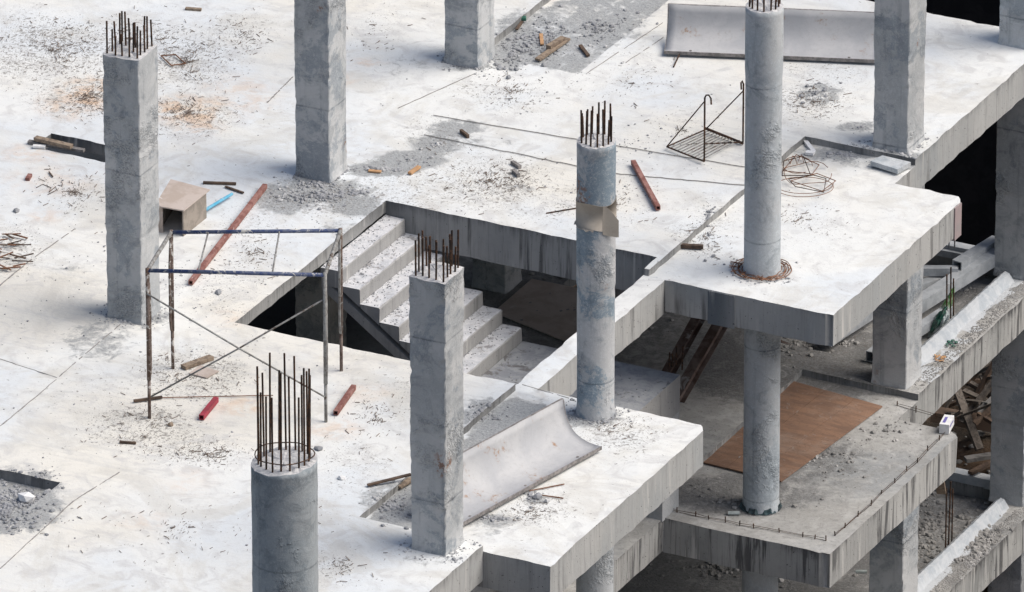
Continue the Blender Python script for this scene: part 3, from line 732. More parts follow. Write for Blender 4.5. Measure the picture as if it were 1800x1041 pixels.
# ------------------------------------------------------------------ curved steel forms
def form(p0, p1, depth, h, label, seed):
    "p0-p1: bottom front edge; curves up away from the camera side"
    p0 = Vector(p0); p1 = Vector(p1); d = (p1-p0); L = d.length; d.normalize(); n = Vector((0, 0, 1)).cross(d)
    root = empty('column_form', tuple((p0+p1)/2)); tag(root, label, 'steel formwork', 'curved steel column forms')
    prof = [(0, .05), (.10, .045), (.22, .05), (.34, .075), (.44, .12), (.52, .185), (.58, .27), (.62, .37), (.645, .48), (.66, .60)]
    prof = [(a/.66*depth, z/.60*h) for a, z in prof]
    N = 24; V = []; F = []; K = len(prof)
    for side in (0, .012):
        for i in range(N+1):
            for (a, z) in prof:
                wv = .010*noise.noise(Vector((i*.35, a*4, seed)))+.006*noise.noise(Vector((i*1.1, a*9, seed)))
                V.append(p0+d*(L*i/N)+n*(a+side)+Vector((0, 0, z-side+wv))-root.location)
    M_ = (N+1)*K
    for i in range(N):
        for k in range(K-1):
            a = i*K+k; F.append((a, a+K, a+K+1, a+1)); F.append((M_+a, M_+a+1, M_+a+K+1, M_+a+K))
    for i in range(N):
        for k in (0, K-1): a = i*K+k; F.append((a, a+K, M_+a+K, M_+a))
    for k in range(K-1):
        for i in (0, N): a = i*K+k; F.append((a, a+1, M_+a+1, M_+a))
    fin('shell', V, F, FORM, root, True)
    w = lambda s, a, z: p0+d*s+n*a+Vector((0, 0, z))
    local(MB().bar(w(-.01, -.006, .03*h/.6), w(L+.01, -.006, .03*h/.6), .012, .05).build('edge_rib', FORMEDGE), root)
    local(MB().bar(w(-.01, depth+.02, h-.02), w(L+.01, depth+.02, h-.02), .035, .03).build('edge_rib', FORMEDGE), root)
    for s in (-.004, L+.004):
        b = MB(); kk = 0
        for (a, z), (a2, z2) in zip(prof[:-1], prof[1:]): b.bar(w(s, a+.012, z-.018), w(s, a2+.012, z2-.018), .012, .035, up=tuple(n))
        local(b.build('end_rib', FORMEDGE), root)
    for t in (.12, .5, .86):
        local(MB().bar(w(L*t, .05, .0), w(L*t, .05, .05), .03, .03).build('foot', FORMEDGE), root)
    for t in (.2, .45, .7, .93):
        b = MB()
        b.bar(w(L*t, depth+.03, 0.0), w(L*t, depth+.03, h-.05), .03, .04); local(b.build('back_rib', FORMEDGE), root)
    return root
form(G(1168, 95, .04), G(1545, 111, .04), .58, .52, 'long curved steel form lying on the deck behind the tall round column', 1)
form(G(800, 932, -.06), G(1056, 791, -.06), .63, .56, 'curved steel form with rusty patches lying on the front balcony beside the square column', 2)

# ------------------------------------------------------------------ loose objects
def hollow(a, b_, w, mat, label, group=None, name='steel_tube', t=.006, cat='steel tube'):
    "square hollow section lying from a to b"
    a = Vector(a); b_ = Vector(b_); d = (b_-a); L = d.length; d.normalize(); s = d.cross(Vector((0, 0, 1))).normalized(); u = s.cross(d)
    mb = MB()
    for e, p in ((0, a), (1, b_)):
        for r in (w/2, w/2-t-.004):
            for (x, y) in ((-1, -1), (1, -1), (1, 1), (-1, 1)): mb.v.append(p+s*(x*r)+u*(y*r))
    for k in range(4):
        k2 = (k+1) % 4
        mb.f += [(k, k2, 8+k2, 8+k), (4+k, 12+k, 12+k2, 4+k2), (k, 4+k, 4+k2, k2), (8+k, 8+k2, 12+k2, 12+k)]
    return lift(name, mb, mat, label, cat, group)
GT = 'red steel tubes lying on the deck'
hollow(G(335, 497, .05), G(466, 327, .05), .065, REDSTEEL, 'long red steel tube lying behind the scaffold frame', GT)
hollow(G(354, 734, .05), G(380, 702, .05), .07, CRIMSON, 'short crimson steel tube under the scaffold frame', GT)
hollow(G(590, 726, .05), G(622, 680, .05), .065, REDSTEEL, 'short faded red tube between the scaffold and the square column', GT)
hollow(G(1113, 285, .05), G(1157, 366, .05), .065, REDSTEEL, 'red steel tube lying between the two round columns', GT)
lift('plastic_pipe', MB().tube([G(351, 375, .06), G(408, 341, .06)], .022, 8), BLUEPIPE, 'light blue plastic pipe leaning beside the plywood box', 'pipe')

PLYSIDE = mat_simple('weathered_box_side', (.33, .29, .25), (.25, .22, .19), 5, .85, third=(.42, .38, .34))
# plywood box: open at the near side
bx = G(300, 400); root = empty('plywood_box', tuple(bx)); tag(root, 'open plywood box with a warped lid beside the square column', 'box')
fl, fr, br, bl = G(288, 403, 0), G(312, 405, 0), G(352, 375, 0), G(300, 372, 0)
T = lambda u, v, z: G(u, v, z)
lidpts = [T(272, 361, .42), T(323, 370, .42), T(369, 333, .42), T(300, 315, .42)]
def plate(pts, th, up=Vector((0, 0, 1))):
    mb = MB(); n = len(pts)
    mb.v = [Vector(p) for p in pts]+[Vector(p)-up*th for p in pts]
    mb.f = [tuple(range(n)), tuple(n+i for i in reversed(range(n)))]+[(i, n+i, n+(i+1) % n, (i+1) % n) for i in range(n)]
    return mb
local(plate(lidpts, .018).build('lid', PLYBOX), root)
l0, l1, l2, l3 = [Vector((p.x, p.y, .40)) for p in lidpts]
g_ = lambda p: Vector((p.x, p.y, .0))
inn = (l0+l1+l2+l3)/4
q = [inn+(p-inn)*.88 for p in (l0, l1, l2, l3)]
def wall(a, c, mt, nm, top=.40, z0=.0):
    dd = (c-a).normalized(); nn = Vector((dd.y, -dd.x, 0))*.018
    mb = MB(); mb.v = [Vector((p.x, p.y, zz)) for zz in (z0, top) for p in (a, c, c-nn, a-nn)]
    mb.f = [(0, 1, 5, 4), (1, 2, 6, 5), (2, 3, 7, 6), (3, 0, 4, 7), (4, 5, 6, 7), (3, 2, 1, 0)]
    return local(mb.build(nm, mt), root)
wall(q[1], q[2], PLYSIDE, 'side_panel'); wall(q[2], q[3], PLYSIDE, 'side_panel'); wall(q[3], q[0], PLYSIDE, 'side_panel')
wall(q[0], q[0].lerp(q[1], .18), PLYBOX, 'front_strip'); 
def plank(a, c, w, h, mat, label, cat='plank', name='plank', group=None):
    return lift(name, MB().bar(a, c, w, h), mat, label, cat, group)
GP = 'loose planks on the deck'
plank(G(62, 243, .09), G(126, 258, .09), .09, .05, WOOD, 'brown plank on top of the pair beside the narrow slot in the deck', group=GP)
plank(G(50, 249, .03), G(148, 265, .03), .07, .04, FORMEDGE, 'grey plank under the brown one beside the narrow slot in the deck', group=GP)
plank(G(945, 105, -.07), G(998, 68, -.07), .09, .03, WOOD, 'thin plank lying on the gravel strip', group=GP)
plank(G(964, 84, -.04), G(990, 68, -.04), .08, .07, WOOD, 'short thick block of wood on the gravel strip', 'wood block', 'wood_block', GP)
plank(G(951, 60, -.08), G(953, 78, -.08), .05, .02, WOODO, 'orange splinter of wood on the gravel strip', 'wood scrap', 'wood_scrap')
plank(G(908, 52, -.07), G(918, 38, -.07), .04, .02, WOODD, 'rusty sliver of wood below the green bottle', 'wood scrap', 'wood_scrap')
plank(G(1020, 80, -.08), G(1034, 98, -.08), .05, .03, WOODD, 'dark splintered wood on the right of the gravel strip', 'wood scrap', 'wood_scrap')
plank(G(326, 15, .02), G(354, 17, .02), .06, .03, WOOD, 'small plank near the top edge between the first two columns', group=GP)
plank(G(357, 321, .02), G(415, 323, .02), .04, .03, WOODD, 'thin dark lath behind the plywood box lid', 'lath', 'lath')
plank(G(396, 328, .02), G(428, 339, .02), .03, .02, WOODD, 'dark stick between the blue pipe and the red tube', 'stick', 'stick')
plank(G(1196, 432, -.06), G(1236, 434, -.06), .06, .05, WOODD, 'dark wood scrap below the step at the edge of the slab', 'wood scrap', 'wood_scrap')
plank(G(720, 305, .03), G(737, 293, .03), .06, .03, WOODO, 'orange wood offcut on the strip of crushed stone', 'wood scrap', 'wood_scrap')
plank(G(648, 300, .02), G(670, 302, .02), .06, .02, WOODO, 'pale flat wood chip on the strip of crushed stone', 'wood scrap', 'wood_scrap')
plank(G(322, 646, .03), G(372, 628, .03), .10, .05, WOOD, 'splintered brown board under the scaffold frame', group=GP)
plank(G(235, 705, .03), G(285, 698, .03), .035, .03, WOODD, 'thin stick lying across the foot of the scaffold leg', 'stick', 'stick')
plank(G(210, 777, .02), G(239, 779, .02), .03, .03, WOODD, 'short black stick left below the scaffold', 'stick', 'stick')
plank(G(646, 853, .03), G(722, 834, .08), .05, .02, WOODD, 'splintered lath pointing left from the foot of the front square column', 'lath', 'lath')
plank(G(700, 856, -.05), G(724, 842, -.05), .09, .03, WOOD, 'brown board beside the step left of the front square column', group=GP)
plank(G(900, 285, .03), G(914, 294, .03), .05, .05, FORMEDGE, 'grey stub of wood in the middle of the deck', 'wood scrap', 'wood_scrap')
plank(G(902, 300, .03), G(912, 309, .03), .05, .05, FORMEDGE, 'small dark block just below the grey stub', 'wood scrap', 'wood_scrap')
plank(G(810, 230, .03), G(823, 240, .03), .04, .05, WOODD, 'black charred stick beside the string line', 'stick', 'stick')
plank(G(48, 316, .02), G(53, 308, .02), .06, .05, REDSTEEL, 'short rusty pipe stub on the left of the deck', 'pipe stub', 'pipe_stub')
plank(G(86, 302, .02), G(93, 311, .02), .015, .015, WOODD, 'tiny dark twig on the left of the deck', 'stick', 'stick')
plank(G(960, 375, .01), G(1013, 366, .01), .014, .014, RUSTBAR, 'thin steel rod left of the cardboard collar column', 'rod', 'steel_rod')
plank(G(1184, 118, .01), G(1196, 92, .06), .016, .016, RUSTBAR, 'short bent rod at the left end of the long curved form', 'rod', 'steel_rod')
plank(G(930, 863, -.08), G(992, 851, -.08), .012, .012, RUSTWIRE, 'upper thin wire on the front balcony beside the curved form', 'wire', 'wire')
plank(G(948, 870, -.08), G(990, 876, -.08), .014, .014, RUSTWIRE, 'lower thin wire on the front balcony beside the stone heap', 'wire', 'wire')
plank(G(285, 699, .02), G(480, 695, .02), .010, .010, RUSTWIRE, 'long thin wire on the deck under the scaffold frame', 'wire', 'wire')
# debris twigs pile at left edge
for i in range(22):
    a = G(random.uniform(-25, 25), random.uniform(405, 472), .03+.03*random.random()); t = random.uniform(-.6, .9); L = random.uniform(.10, .32)
    plank(a, a+Vector((math.cos(t)*L, math.sin(t)*L, random.uniform(-.02, .05))), random.uniform(.012, .03), .012, WOODD if i % 2 else RUSTWIRE,
          'broken brown lath in the small heap at the left edge of the deck', 'lath', 'lath', 'broken laths heaped at the left edge')
o = lift('ply_sheet', plate([G(332, 656, .02), G(363, 664, .02), G(385, 652, .02), G(352, 642, .02)], .012), PLYBOX, 'small square of plywood lying under the scaffold', 'plywood')

def wire(name, segs, r, mat, label, cat, closed=False, group=None):
    b = MB()
    for s in segs: b.tube(s, r, 5, closed=closed)
    return lift(name, b, mat, label, cat, group)
wire('steel_stirrup', [[G(283, 98, .02), G(308, 96, .03), G(326, 112, .02), G(301, 115, .02)]], .011, RUSTWIRE, 'square rusty stirrup lying right of the first square column', 'stirrup', True)
wire('wire_loop', [[G(64, 330, .01), G(75, 324, .01), G(90, 330, .01), G(86, 338, .01), G(98, 328, .01), G(100, 334, .01), G(84, 342, .01)]], .005, RUSTBAR, 'thin tangled wire on the left of the deck', 'wire')
# stirrups by R2
sts = [[(1376, 300), (1428, 306), (1440, 290), (1400, 272)], [(1375, 309), (1425, 308), (1412, 275), (1378, 283)], [(1390, 318), (1445, 336), (1469, 318), (1436, 305)],
       [(1386, 315), (1398, 328), (1448, 338), (1452, 314), (1430, 308)]]
for i, sg in enumerate(sts):
    z = -.06+.02*i
    wire('steel_stirrup', [[G(u, v, z+.01*(k % 2)) for k, (u, v) in enumerate(sg)]], .007, RUSTWIRE if i % 2 == 0 else RUSTBAR,
         ('four sided rusty stirrup at the top of the tangle right of the tall round column', 'stirrup nearest the tall round column in the tangle', 'lowest diamond shaped stirrup of the tangle beside the tall round column', 'dark five sided stirrup in the tangle beside the tall round column')[i], 'stirrup', True, 'stirrups tangled beside the tall round column')
wire('wire_coil', [[G(1375+50*math.cos(t)+40, 323+16*math.sin(t)+i*.2, -.07+.003*i) for i, t in enumerate([k*.22 for k in range(46)])],
                   [G(1420+42*math.cos(k*.3), 305+20*math.sin(k*.3)+3*math.sin(k), -.05) for k in range(20)], [G(1402+26*math.cos(k*.3+1), 290+15*math.sin(k*.3+1), -.04) for k in range(19)], [G(1385+i*4, 280+9*math.sin(i*1.9), -.03) for i in range(8)]], .005, RUSTWIRE, 'loose coil of thin rusty wire looping round the stirrups', 'wire')
# rebar rack
root = empty('rebar_rack', tuple(G(1238, 262))); tag(root, 'small rack of bent rebar with two tall hooks, left of the tall round column', 'rack')
z0 = .05
A_, B_, C_, D_ = G(1172, 258, z0), G(1238, 284, z0), G(1306, 250, z0), G(1240, 228, z0)
hB = zat(172, B_.x, B_.y); hk = B_+Vector((0, 0, hB-z0))
hC = zat(148, C_.x, C_.y); hc = C_+Vector((0, 0, hC-z0))
rr_ = rv
def rbar(nm, pts, r, mt=RUSTBAR): return local(MB().tube(pts, r, 6).build(nm, mt), root)
rbar('hook_post', [B_, hk, hk+rr_*.02+Vector((0, 0, .04)), hk+rr_*.055+Vector((0, 0, .04)), hk+rr_*.085+Vector((0, 0, -.01)), hk+rr_*.09+Vector((0, 0, -.1))], .013)
rbar('hook_post', [C_, hc, hc-rr_*.02+Vector((0, 0, .05)), hc-rr_*.035+Vector((0, 0, .02)), hc-rr_*.03+Vector((0, 0, -.08))], .013)
rbar('stay', [A_, hk+Vector((0, 0, -.05))], .009); rbar('stay', [D_, hc+Vector((0, 0, -.1))], .009)
rbar('frame_bar', [A_, B_], .012); rbar('frame_bar', [A_, D_], .010); rbar('frame_bar', [B_.lerp(D_, .55), C_], .011); rbar('frame_bar', [D_+Vector((0, 0, .02)), C_+Vector((0, 0, -.02))], .02)
for i in range(1, 11):
    t = i/11; rbar('grid_bar', [A_.lerp(B_, t), D_.lerp(C_, t*.95)-(D_-A_).normalized()*.05*i/11], .008, GREYPOLE)

# string lines pulled across the deck
for i, (a, c) in enumerate((((762, 203), (1312, 294)), ((746, 237), (1015, 292)), ((1080, 305), (1314, 326)))):
    pts = [G(a[0]+(c[0]-a[0])*k/20+random.uniform(-.6, .6), a[1]+(c[1]-a[1])*k/20+random.uniform(-.6, .6), .012) for k in range(21)]
    wire('string_line', [pts], .006, STRING, ('upper string line running from the middle of the deck to the tall round column', 'lower string line running to the collared round column', 'string line between the two round columns')[i], 'string', False, 'string lines on the deck')

def rock(b, c, s, squash=.7, rnd=random):
    vs = []; ph = (1+5**.5)/2
    for (x, y, z) in ((-1,ph,0),(1,ph,0),(-1,-ph,0),(1,-ph,0),(0,-1,ph),(0,1,ph),(0,-1,-ph),(0,1,-ph),(ph,0,-1),(ph,0,1),(-ph,0,-1),(-ph,0,1)):
        k = s/1.9*rnd.uniform(.65, 1.2); vs.append(Vector((x*k, y*k, z*k*squash))+c)
    b.add(vs, ((0,11,5),(0,5,1),(0,1,7),(0,7,10),(0,10,11),(1,5,9),(5,11,4),(11,10,2),(10,7,6),(7,1,8),(3,9,4),(3,4,2),(3,2,6),(3,6,8),(3,8,9),(4,9,5),(2,4,11),(6,2,10),(8,6,7),(9,8,1)))
def big_rock(u, v, z, s, label, mat=ROCK, sq=.7):
    b = MB(); rock(b, G(u, v, z)+Vector((0, 0, s*.3)), s, sq); return lift('rock', b, mat, label, 'rock')
big_rock(46, 882, -.15, .13, 'pale jagged lump of concrete in the pit at the lower left', WHITE)
big_rock(85, 868, -.15, .07, 'small grey lump beside the pale one in the pit', ROCK)
big_rock(28, 372, 0, .055, 'round grey stone on the left of the deck', ROCK)
big_rock(894, 138, 0, .05, 'grey stone left alone below the gravel strip', ROCK)
big_rock(956, 116, -.0, .05, 'grey stone at the lower end of the gravel strip', ROCK)
big_rock(384, 516, 0, .06, 'grey stone below the long red tube', ROCK)
big_rock(600, 842, 0, .06, 'cream lump left of the front square column', WHITE, .6)
big_rock(560, 790, 0, .07, 'flat grey stone right of the long bare rebar', ROCK, .4)
big_rock(945, 876, -.1, .07, 'largest stone of the heap on the front balcony', ROCK)
big_rock(962, 882, -.1, .045, 'stone just right of the heap on the front balcony', ROCK)
big_rock(934, 893, -.1, .03, 'small stone in front of the heap on the front balcony', ROCK)
big_rock(300, 748, 0, .05, 'brown lump of wood and mud below the scaffold', WOOD)
# green bottle, foam
b = MB(); g = G(915, 33, -.05); ax = rv*.9+Vector((0, 0, .05))
b.tube([g-ax*.09, g-ax*.085, g+ax*.03, g+ax*.07, g+ax*.09], .04, 8); lift('bottle', b, GREEND, 'crushed green bottle on the gravel strip', 'bottle', None, True)
plank(G(1414, 246, -.07), G(1431, 268, -.07), .06, .035, WHITE, 'leaning white foam strip in the recess', 'foam', 'foam_strip')
plank(G(1417, 268, -.07), G(1431, 270, -.07), .09, .04, WHITE, 'short white foam block at the foot of the foam strip', 'foam', 'foam_block')
plank(G(58, 257, .03), G(80, 258, .03), .07, .03, WHITE, 'small white packet beside the planks', 'packet', 'packet')
o = lift('concrete_slab', plate([G(1530, 283, -.0), G(1578, 298, -.0), G(1601, 285, -.0), G(1551, 273, -.0)], .07), ROUNDM, 'flat broken concrete slab leaning at the foot of the corner column', 'concrete slab')

# ------------------------------------------------------------------ gravel and litter
def level_at(x, y):
    c = lay(x, y, 0); return None if c is None else c[0]
def scatter(name, spots, n, smin, smax, mat, label, Z=0, lv=0, sticks=False, cat='gravel'):
    b = MB(); rnd = random.Random(n); V = []; F = []
    tot = sum(s[2]*s[3]*s[4] for s in spots)
    for (u, v, ru, rw, st) in spots:
        k = int(n*ru*rw*st/tot)
        for _ in range(k):
            a = rnd.uniform(0, 6.283); q = abs(rnd.gauss(0, .5)); x_, y_ = u+ru*q*math.cos(a), v+rw*q*math.sin(a)
            g = G(x_, y_, Z); c = lay(g.x, g.y, lv)
            if c is None: continue
            if c[0] < -.01: g = G(x_, y_, Z+c[0]); c = lay(g.x, g.y, lv)
            if c is None: continue
            nz_ = noise.noise(Vector((g.x*1.3, g.y*1.3, 2.0)))+.7*noise.noise(Vector((g.x*4.5, g.y*4.5, 7.0)))
            if nz_ < rnd.uniform(-.55, .45): continue
            s = smin*(smax/smin)**(rnd.random()**2.8); g.z = Z+c[0]
            if sticks:
                t = rnd.uniform(0, 3.14); L = s*rnd.uniform(.8, 3.2)
                b.bar(g+Vector((0, 0, .006)), g+Vector((math.cos(t)*L, math.sin(t)*L, .006+rnd.uniform(0, .02))), s*.22, .006)
            else: rock(b, g+Vector((0, 0, s*.2)), s, .6, rnd)
    o = b.build(name, mat); return tag(o, label, cat, None, 'stuff')
scatter('gravel', [(560,345,75,18,1.2),(620,340,60,16,1),(500,345,40,22,1),(670,298,60,9,1.3),(725,282,45,12,1.1),(770,255,40,14,.6),(900,95,40,26,1.5),(960,70,80,45,.8),(1050,50,80,40,.6),(880,120,30,8,1),
                   (1435,165,45,18,.6),(1515,224,30,8,1.4),(1480,272,50,9,1.3),(1560,292,40,9,1.2),(45,880,60,50,1.3),(10,900,40,60,1),(690,890,50,30,.9),(850,735,45,28,1),(870,912,45,8,1.3),(935,874,16,10,3),
                   (1045,738,42,12,1.2),(245,562,35,8,1),(560,322,50,8,1),(830,118,40,6,1),(1245,390,18,50,.35),(1600,278,40,9,1.1),(800,985,30,8,.8),(620,415,40,15,.7),(660,405,30,12,.7)],
        9500, .008, .045, ROCK, 'loose crushed stone lying in patches on the upper deck')
scatter('litter', [(90,90,150,70,1),(230,70,120,50,.8),(330,110,110,60,1),(150,170,110,50,1),(330,200,110,50,1),(430,60,90,50,.5),(130,340,110,60,.5),(330,660,100,50,1.2),(260,750,110,40,1.4),
                   (360,800,130,30,.8),(860,320,130,50,1),(1080,360,100,50,.6),(900,160,110,45,.4),(1100,150,90,50,.3),(1430,180,80,40,.8),(1240,420,60,50,.6),(1400,390,100,50,.3),(660,740,70,70,.6),
                   (520,920,60,70,.4),(1080,750,80,30,.7),(930,900,80,30,.5),(440,450,60,50,.9),(560,560,90,30,.4),(1200,230,80,50,.3),(600,1000,60,30,.5),(300,930,250,90,.12),(650,60,90,60,.2)],
        9500, .006, .045, CHIP, 'dark wood chips and bits of wire strewn over the upper deck', sticks=True, cat='litter')
scatter('pebbles', [(300,500,900,400,1),(1100,250,500,200,1),(880,150,100,40,.2)], 1300, .008, .024, ROCK, 'small stray pebbles scattered over the whole upper deck', cat='pebbles')
scatter('rubble', [(1300,880,140,20,1),(1430,800,140,60,1),(1430,600,160,40,1),(1000,540,160,80,1),(1380,610,80,20,1),(1560,760,100,60,.5),(1700,520,60,40,1),(1600,670,100,20,1),(1480,605,60,8,2),(1140,800,80,100,.5)],
        4200, .007, .05, ROCKD, 'dusty rubble scattered over the middle floor', Z1, 1, cat='rubble')
scatter('rubble', [(1640,930,90,90,1.2),(1720,960,60,80,1),(1300,1000,200,40,.4),(1650,850,80,20,1)], 3200, .010, .06, ROCKD, 'coarse rubble covering the lowest floor', Z2, 2, cat='rubble')
# crumbs gathered round the feet of the columns
b = MB(); rnd = random.Random(77)
for (cx_, cy_, hw, rnd_) in ((-4.30, -2.79, .27, 0), (-4.18, 2.43, .27, 0), (-4.10, 6.81, .27, 0), (2.56, -7.23, .26, 0), (2.54, 6.92, .28, 0), (x1_, y1_, .26, 1), (x2_, y2_, .26, 1)):
    for _ in range(230):
        t = rnd.uniform(0, 2*math.pi); q = hw/(1 if rnd_ else max(abs(math.cos(t)), abs(math.sin(t))))+.01+.28*rnd.random()**2.6
        x, y = cx_+q*math.cos(t), cy_+q*math.sin(t); c = lay(x, y, 0)
        if c and noise.noise(Vector((x*5, y*5, 1))) > -.25: rock(b, Vector((x, y, c[0]+.004)), .006+.022*rnd.random()**3, .6, rnd)
tag(b.build('mortar_crumbs', ROCK), 'mortar crumbs gathered round the feet of the columns', 'gravel', None, 'stuff')
# rubble along the beam tops
b = MB(); rnd = random.Random(5)
for Z in (Z1, Z2):
    for _ in range(1500):
        rock(b, Vector((rnd.uniform(2.84, 3.05), rnd.uniform(6.9, 11.1), Z+.002)), rnd.uniform(.005, .016), .6, rnd)
tag(b.build('gravel', ROCKD), 'fine gravel crusted along the tops of the lower edge beams', 'gravel', None, 'stuff')

# crumbs of mortar under beam edges and stones on the treads
b = MB()
for k in range(1, 8):
    for _ in range(130):
        rock(b, Vector((-2.95+.30*(k-1)+rnd.random()**2.2*.26, rnd.uniform(.1, 1.95), -.213*k+.004)), rnd.uniform(.004, .015)*(1.7 if rnd.random() < .06 else 1), .5, rnd)
for _ in range(160): rock(b, Vector((rnd.uniform(-.8, 1.4), rnd.uniform(-1, 1.9), -1.70)), rnd.uniform(.006, .02), .6, rnd)
tag(b.build('gravel', ROCK), 'grit lying on the stair treads and the landing', 'gravel', None, 'stuff')

# ------------------------------------------------------------------ middle floor things
zb = Z1-.1
root = empty('plywood_sheets', tuple(G(1385, 760, zb))); tag(root, 'orange brown plywood sheets laid side by side on the middle balcony', 'plywood')
c4 = [G(1395, 670, zb+.03), G(1552, 715, zb+.03), G(1374, 847, zb+.03), G(1223, 809, zb+.03)]
for i, (t0, t1) in enumerate(((0, .36), (.36, .70), (.70, 1))):
    e = .006
    pts = [c4[0].lerp(c4[1], t0), c4[0].lerp(c4[1], t1-e), c4[3].lerp(c4[2], t1-e), c4[3].lerp(c4[2], t0)]
    pts = [p+Vector((0, 0, .004*i)) for p in pts]
    local(plate(pts, .018).build('ply_panel', PLY), root)
def channel(a, c, w, h, mat, label, name='steel_channel', group=None, cat='steel beam'):
    a = Vector(a); c = Vector(c); d = (c-a).normalized(); s = d.cross(Vector((0, 0, 1))).normalized(); u = s.cross(d)
    b = MB(); t = .008
    for off, ww, hh in ((u*(h/2), w, t), (-u*(h/2), w, t)): b.bar(a+off, c+off, ww, hh, tuple(u))
    b.bar(a, c, t*1.4, h-.004, tuple(u)) ; return lift(name, b, mat, label, cat, group)
GB = 'brown steel beams leaning in the notch'
channel(G(1192, 700, Z1+.08), G(1290, 530, Z1+1.0), .15, .17, STEELB, 'nearer brown steel beam leaning under the upper balcony edge', group=GB)
channel(G(1150, 700, Z1+.08), G(1247, 525, Z1+1.0), .13, .15, STEELB, 'farther brown steel beam leaning behind the landing wall', group=GB)
GS = 'grey steel sections stored on the middle floor'
def steel(a, c, w, label, mt=STEELG): return hollow(a, c, w, mt, label, GS, 'steel_section', .012, 'steel section')
steel(G(1452, 598, zb+.10), G(1560, 528, zb+.10), .17, 'grey box section poking out under the upper balcony corner')
steel(G(1531, 628, Z1+.1), G(1600, 575, Z1+.1), .16, 'stub of grey box section beside the square column on the middle floor')
zf = Z1-.2
steel(G(1682, 468, Z1+.30), G(1752, 425, Z1+.30), .16, 'upper grey box section in the stack behind the white kerb')
steel(G(1600, 545, Z1+.06), G(1752, 448, Z1+.22), .19, 'long grey section running along the stack behind the white kerb')
steel(G(1600, 590, Z1+.0), G(1668, 545, Z1+.0), .14, 'lower grey section beside the green sack')
steel(G(1590, 515, Z1+.1), G(1690, 480, Z1+.06), .15, 'crosswise grey section close to the square column')
steel(G(1600, 476, Z1+.24), G(1684, 476, Z1+.24), .12, 'flat grey steel section bridging the stack')
steel(G(1640, 440, Z1+.02), G(1720, 455, Z1+.02), .10, 'thin grey section against the far kerb')
channel(G(1370, 600, zb+.02), G(1398, 613, zb+.02), .05, .03, STEELB, 'short black scrap on the middle floor behind the round column', 'steel_scrap', cat='scrap')
# green sack
root = empty('plastic_sack', tuple(G(1655, 585, Z1-.1))); tag(root, 'crumpled green and clear plastic sack propped behind upright bars', 'sack')
def blob(cu, cv, z, su, sv, mt, nm, seed):
    import bmesh
    bm = bmesh.new(); bmesh.ops.create_icosphere(bm, subdivisions=4, radius=1)
    c = G(cu, cv, z)
    for v in bm.verts:
        p = v.co.copy(); n_ = noise.noise(p*1.9+Vector((seed, 0, 0)))*.5+noise.noise(p*5+Vector((seed, 3, 0)))*.28
        lean = p.z*.10
        v.co = c-root.location+rv*(p.x*su*(1+n_)*(1-.45*max(p.z, 0))+lean)+Vector((0, 0, 1))*p.z*sv*(1+.3*n_)+Vector((-rv.y, rv.x, 0))*p.y*su*(1+n_)
    me = bpy.data.meshes.new(nm); bm.to_mesh(me); bm.free(); me.materials.append(mt)
    o = bpy.data.objects.new(nm, me); COL.objects.link(o); o.parent = root; return o
blob(1652, 568, Z1+.02, .11, .24, CLEAR, 'film', 1); blob(1665, 535, Z1+.12, .055, .26, GREENP, 'green_film', 2); blob(1650, 562, Z1+.10, .06, .20, GREEND, 'dark_film', 3)
GV = 'bare bars standing up behind the middle kerb'
for i, (u, v0, v1) in enumerate(((1664, 572, 483), (1671, 565, 470), (1676, 560, 490))):
    g = G(u, v0, Z1); h = zat(v1, g.x, g.y)-Z1
    lift('rebar', MB().tube([g, g+Vector((-.01, 0, h))], .011, 6), RUSTBAR, ('left', 'middle and tallest', 'right')[i]+' bare bar standing beside the green sack', 'rebar', GV)
GW = 'bare bars standing on the lowest floor'
for i, (u, v0, v1) in enumerate(((1662, 968, 858), (1667, 962, 846), (1673, 958, 859))):
    g = G(u, v0, Z2); h = zat(v1, g.x, g.y)-Z2
    lift('rebar', MB().tube([g, g+Vector((.02 if i == 1 else 0, 0, h))], .011, 6), RUSTBAR, ('left', 'middle and tallest', 'right')[i]+' bare bar standing behind the lowest white kerb', 'rebar', GW)
for i, (u, v0, v1) in enumerate(((1668, 470, 385), (1678, 470, 385))):
    g = G(u, 436, Z1+.13); h = zat(v1, g.x, g.y)-Z1-.13
    lift('rebar', MB().tube([g, g+Vector((0, 0, h))], .010, 6), GREYPOLE, ('left', 'right')[i]+' thin hanger rod above the far kerb of the middle floor', 'rebar')
# white box
root = empty('carton', tuple(G(1664, 755, zb))); tag(root, 'small white carton with blue print on the corner of the middle balcony', 'carton')
g = G(1664, 752, zb); a_ = R(12)
M = Matrix.Translation(Vector((0, 0, 0))) @ Matrix.Rotation(a_, 4, 'Z')
MB().box((-.07, -.16, .03), (.07, .16, .17), M).build('box_body', WHITE, root)
MB().box((.071, -.12, .11), (.073, .10, .135), M).build('printing', PRINT, root); MB().box((-.04, -.1, .171), (.0, .08, .173), M).build('printing', PRINT, root)
root.location.z += -.02
lift('ply_sheet', plate([G(868, 548, Z1+.03), G(935, 490, Z1+.03), G(1060, 515, Z1+.03), G(1000, 602, Z1+.03)], .018), PLYBOX, 'dim sheet of board lying on the shaded floor behind the stair flight', 'board')
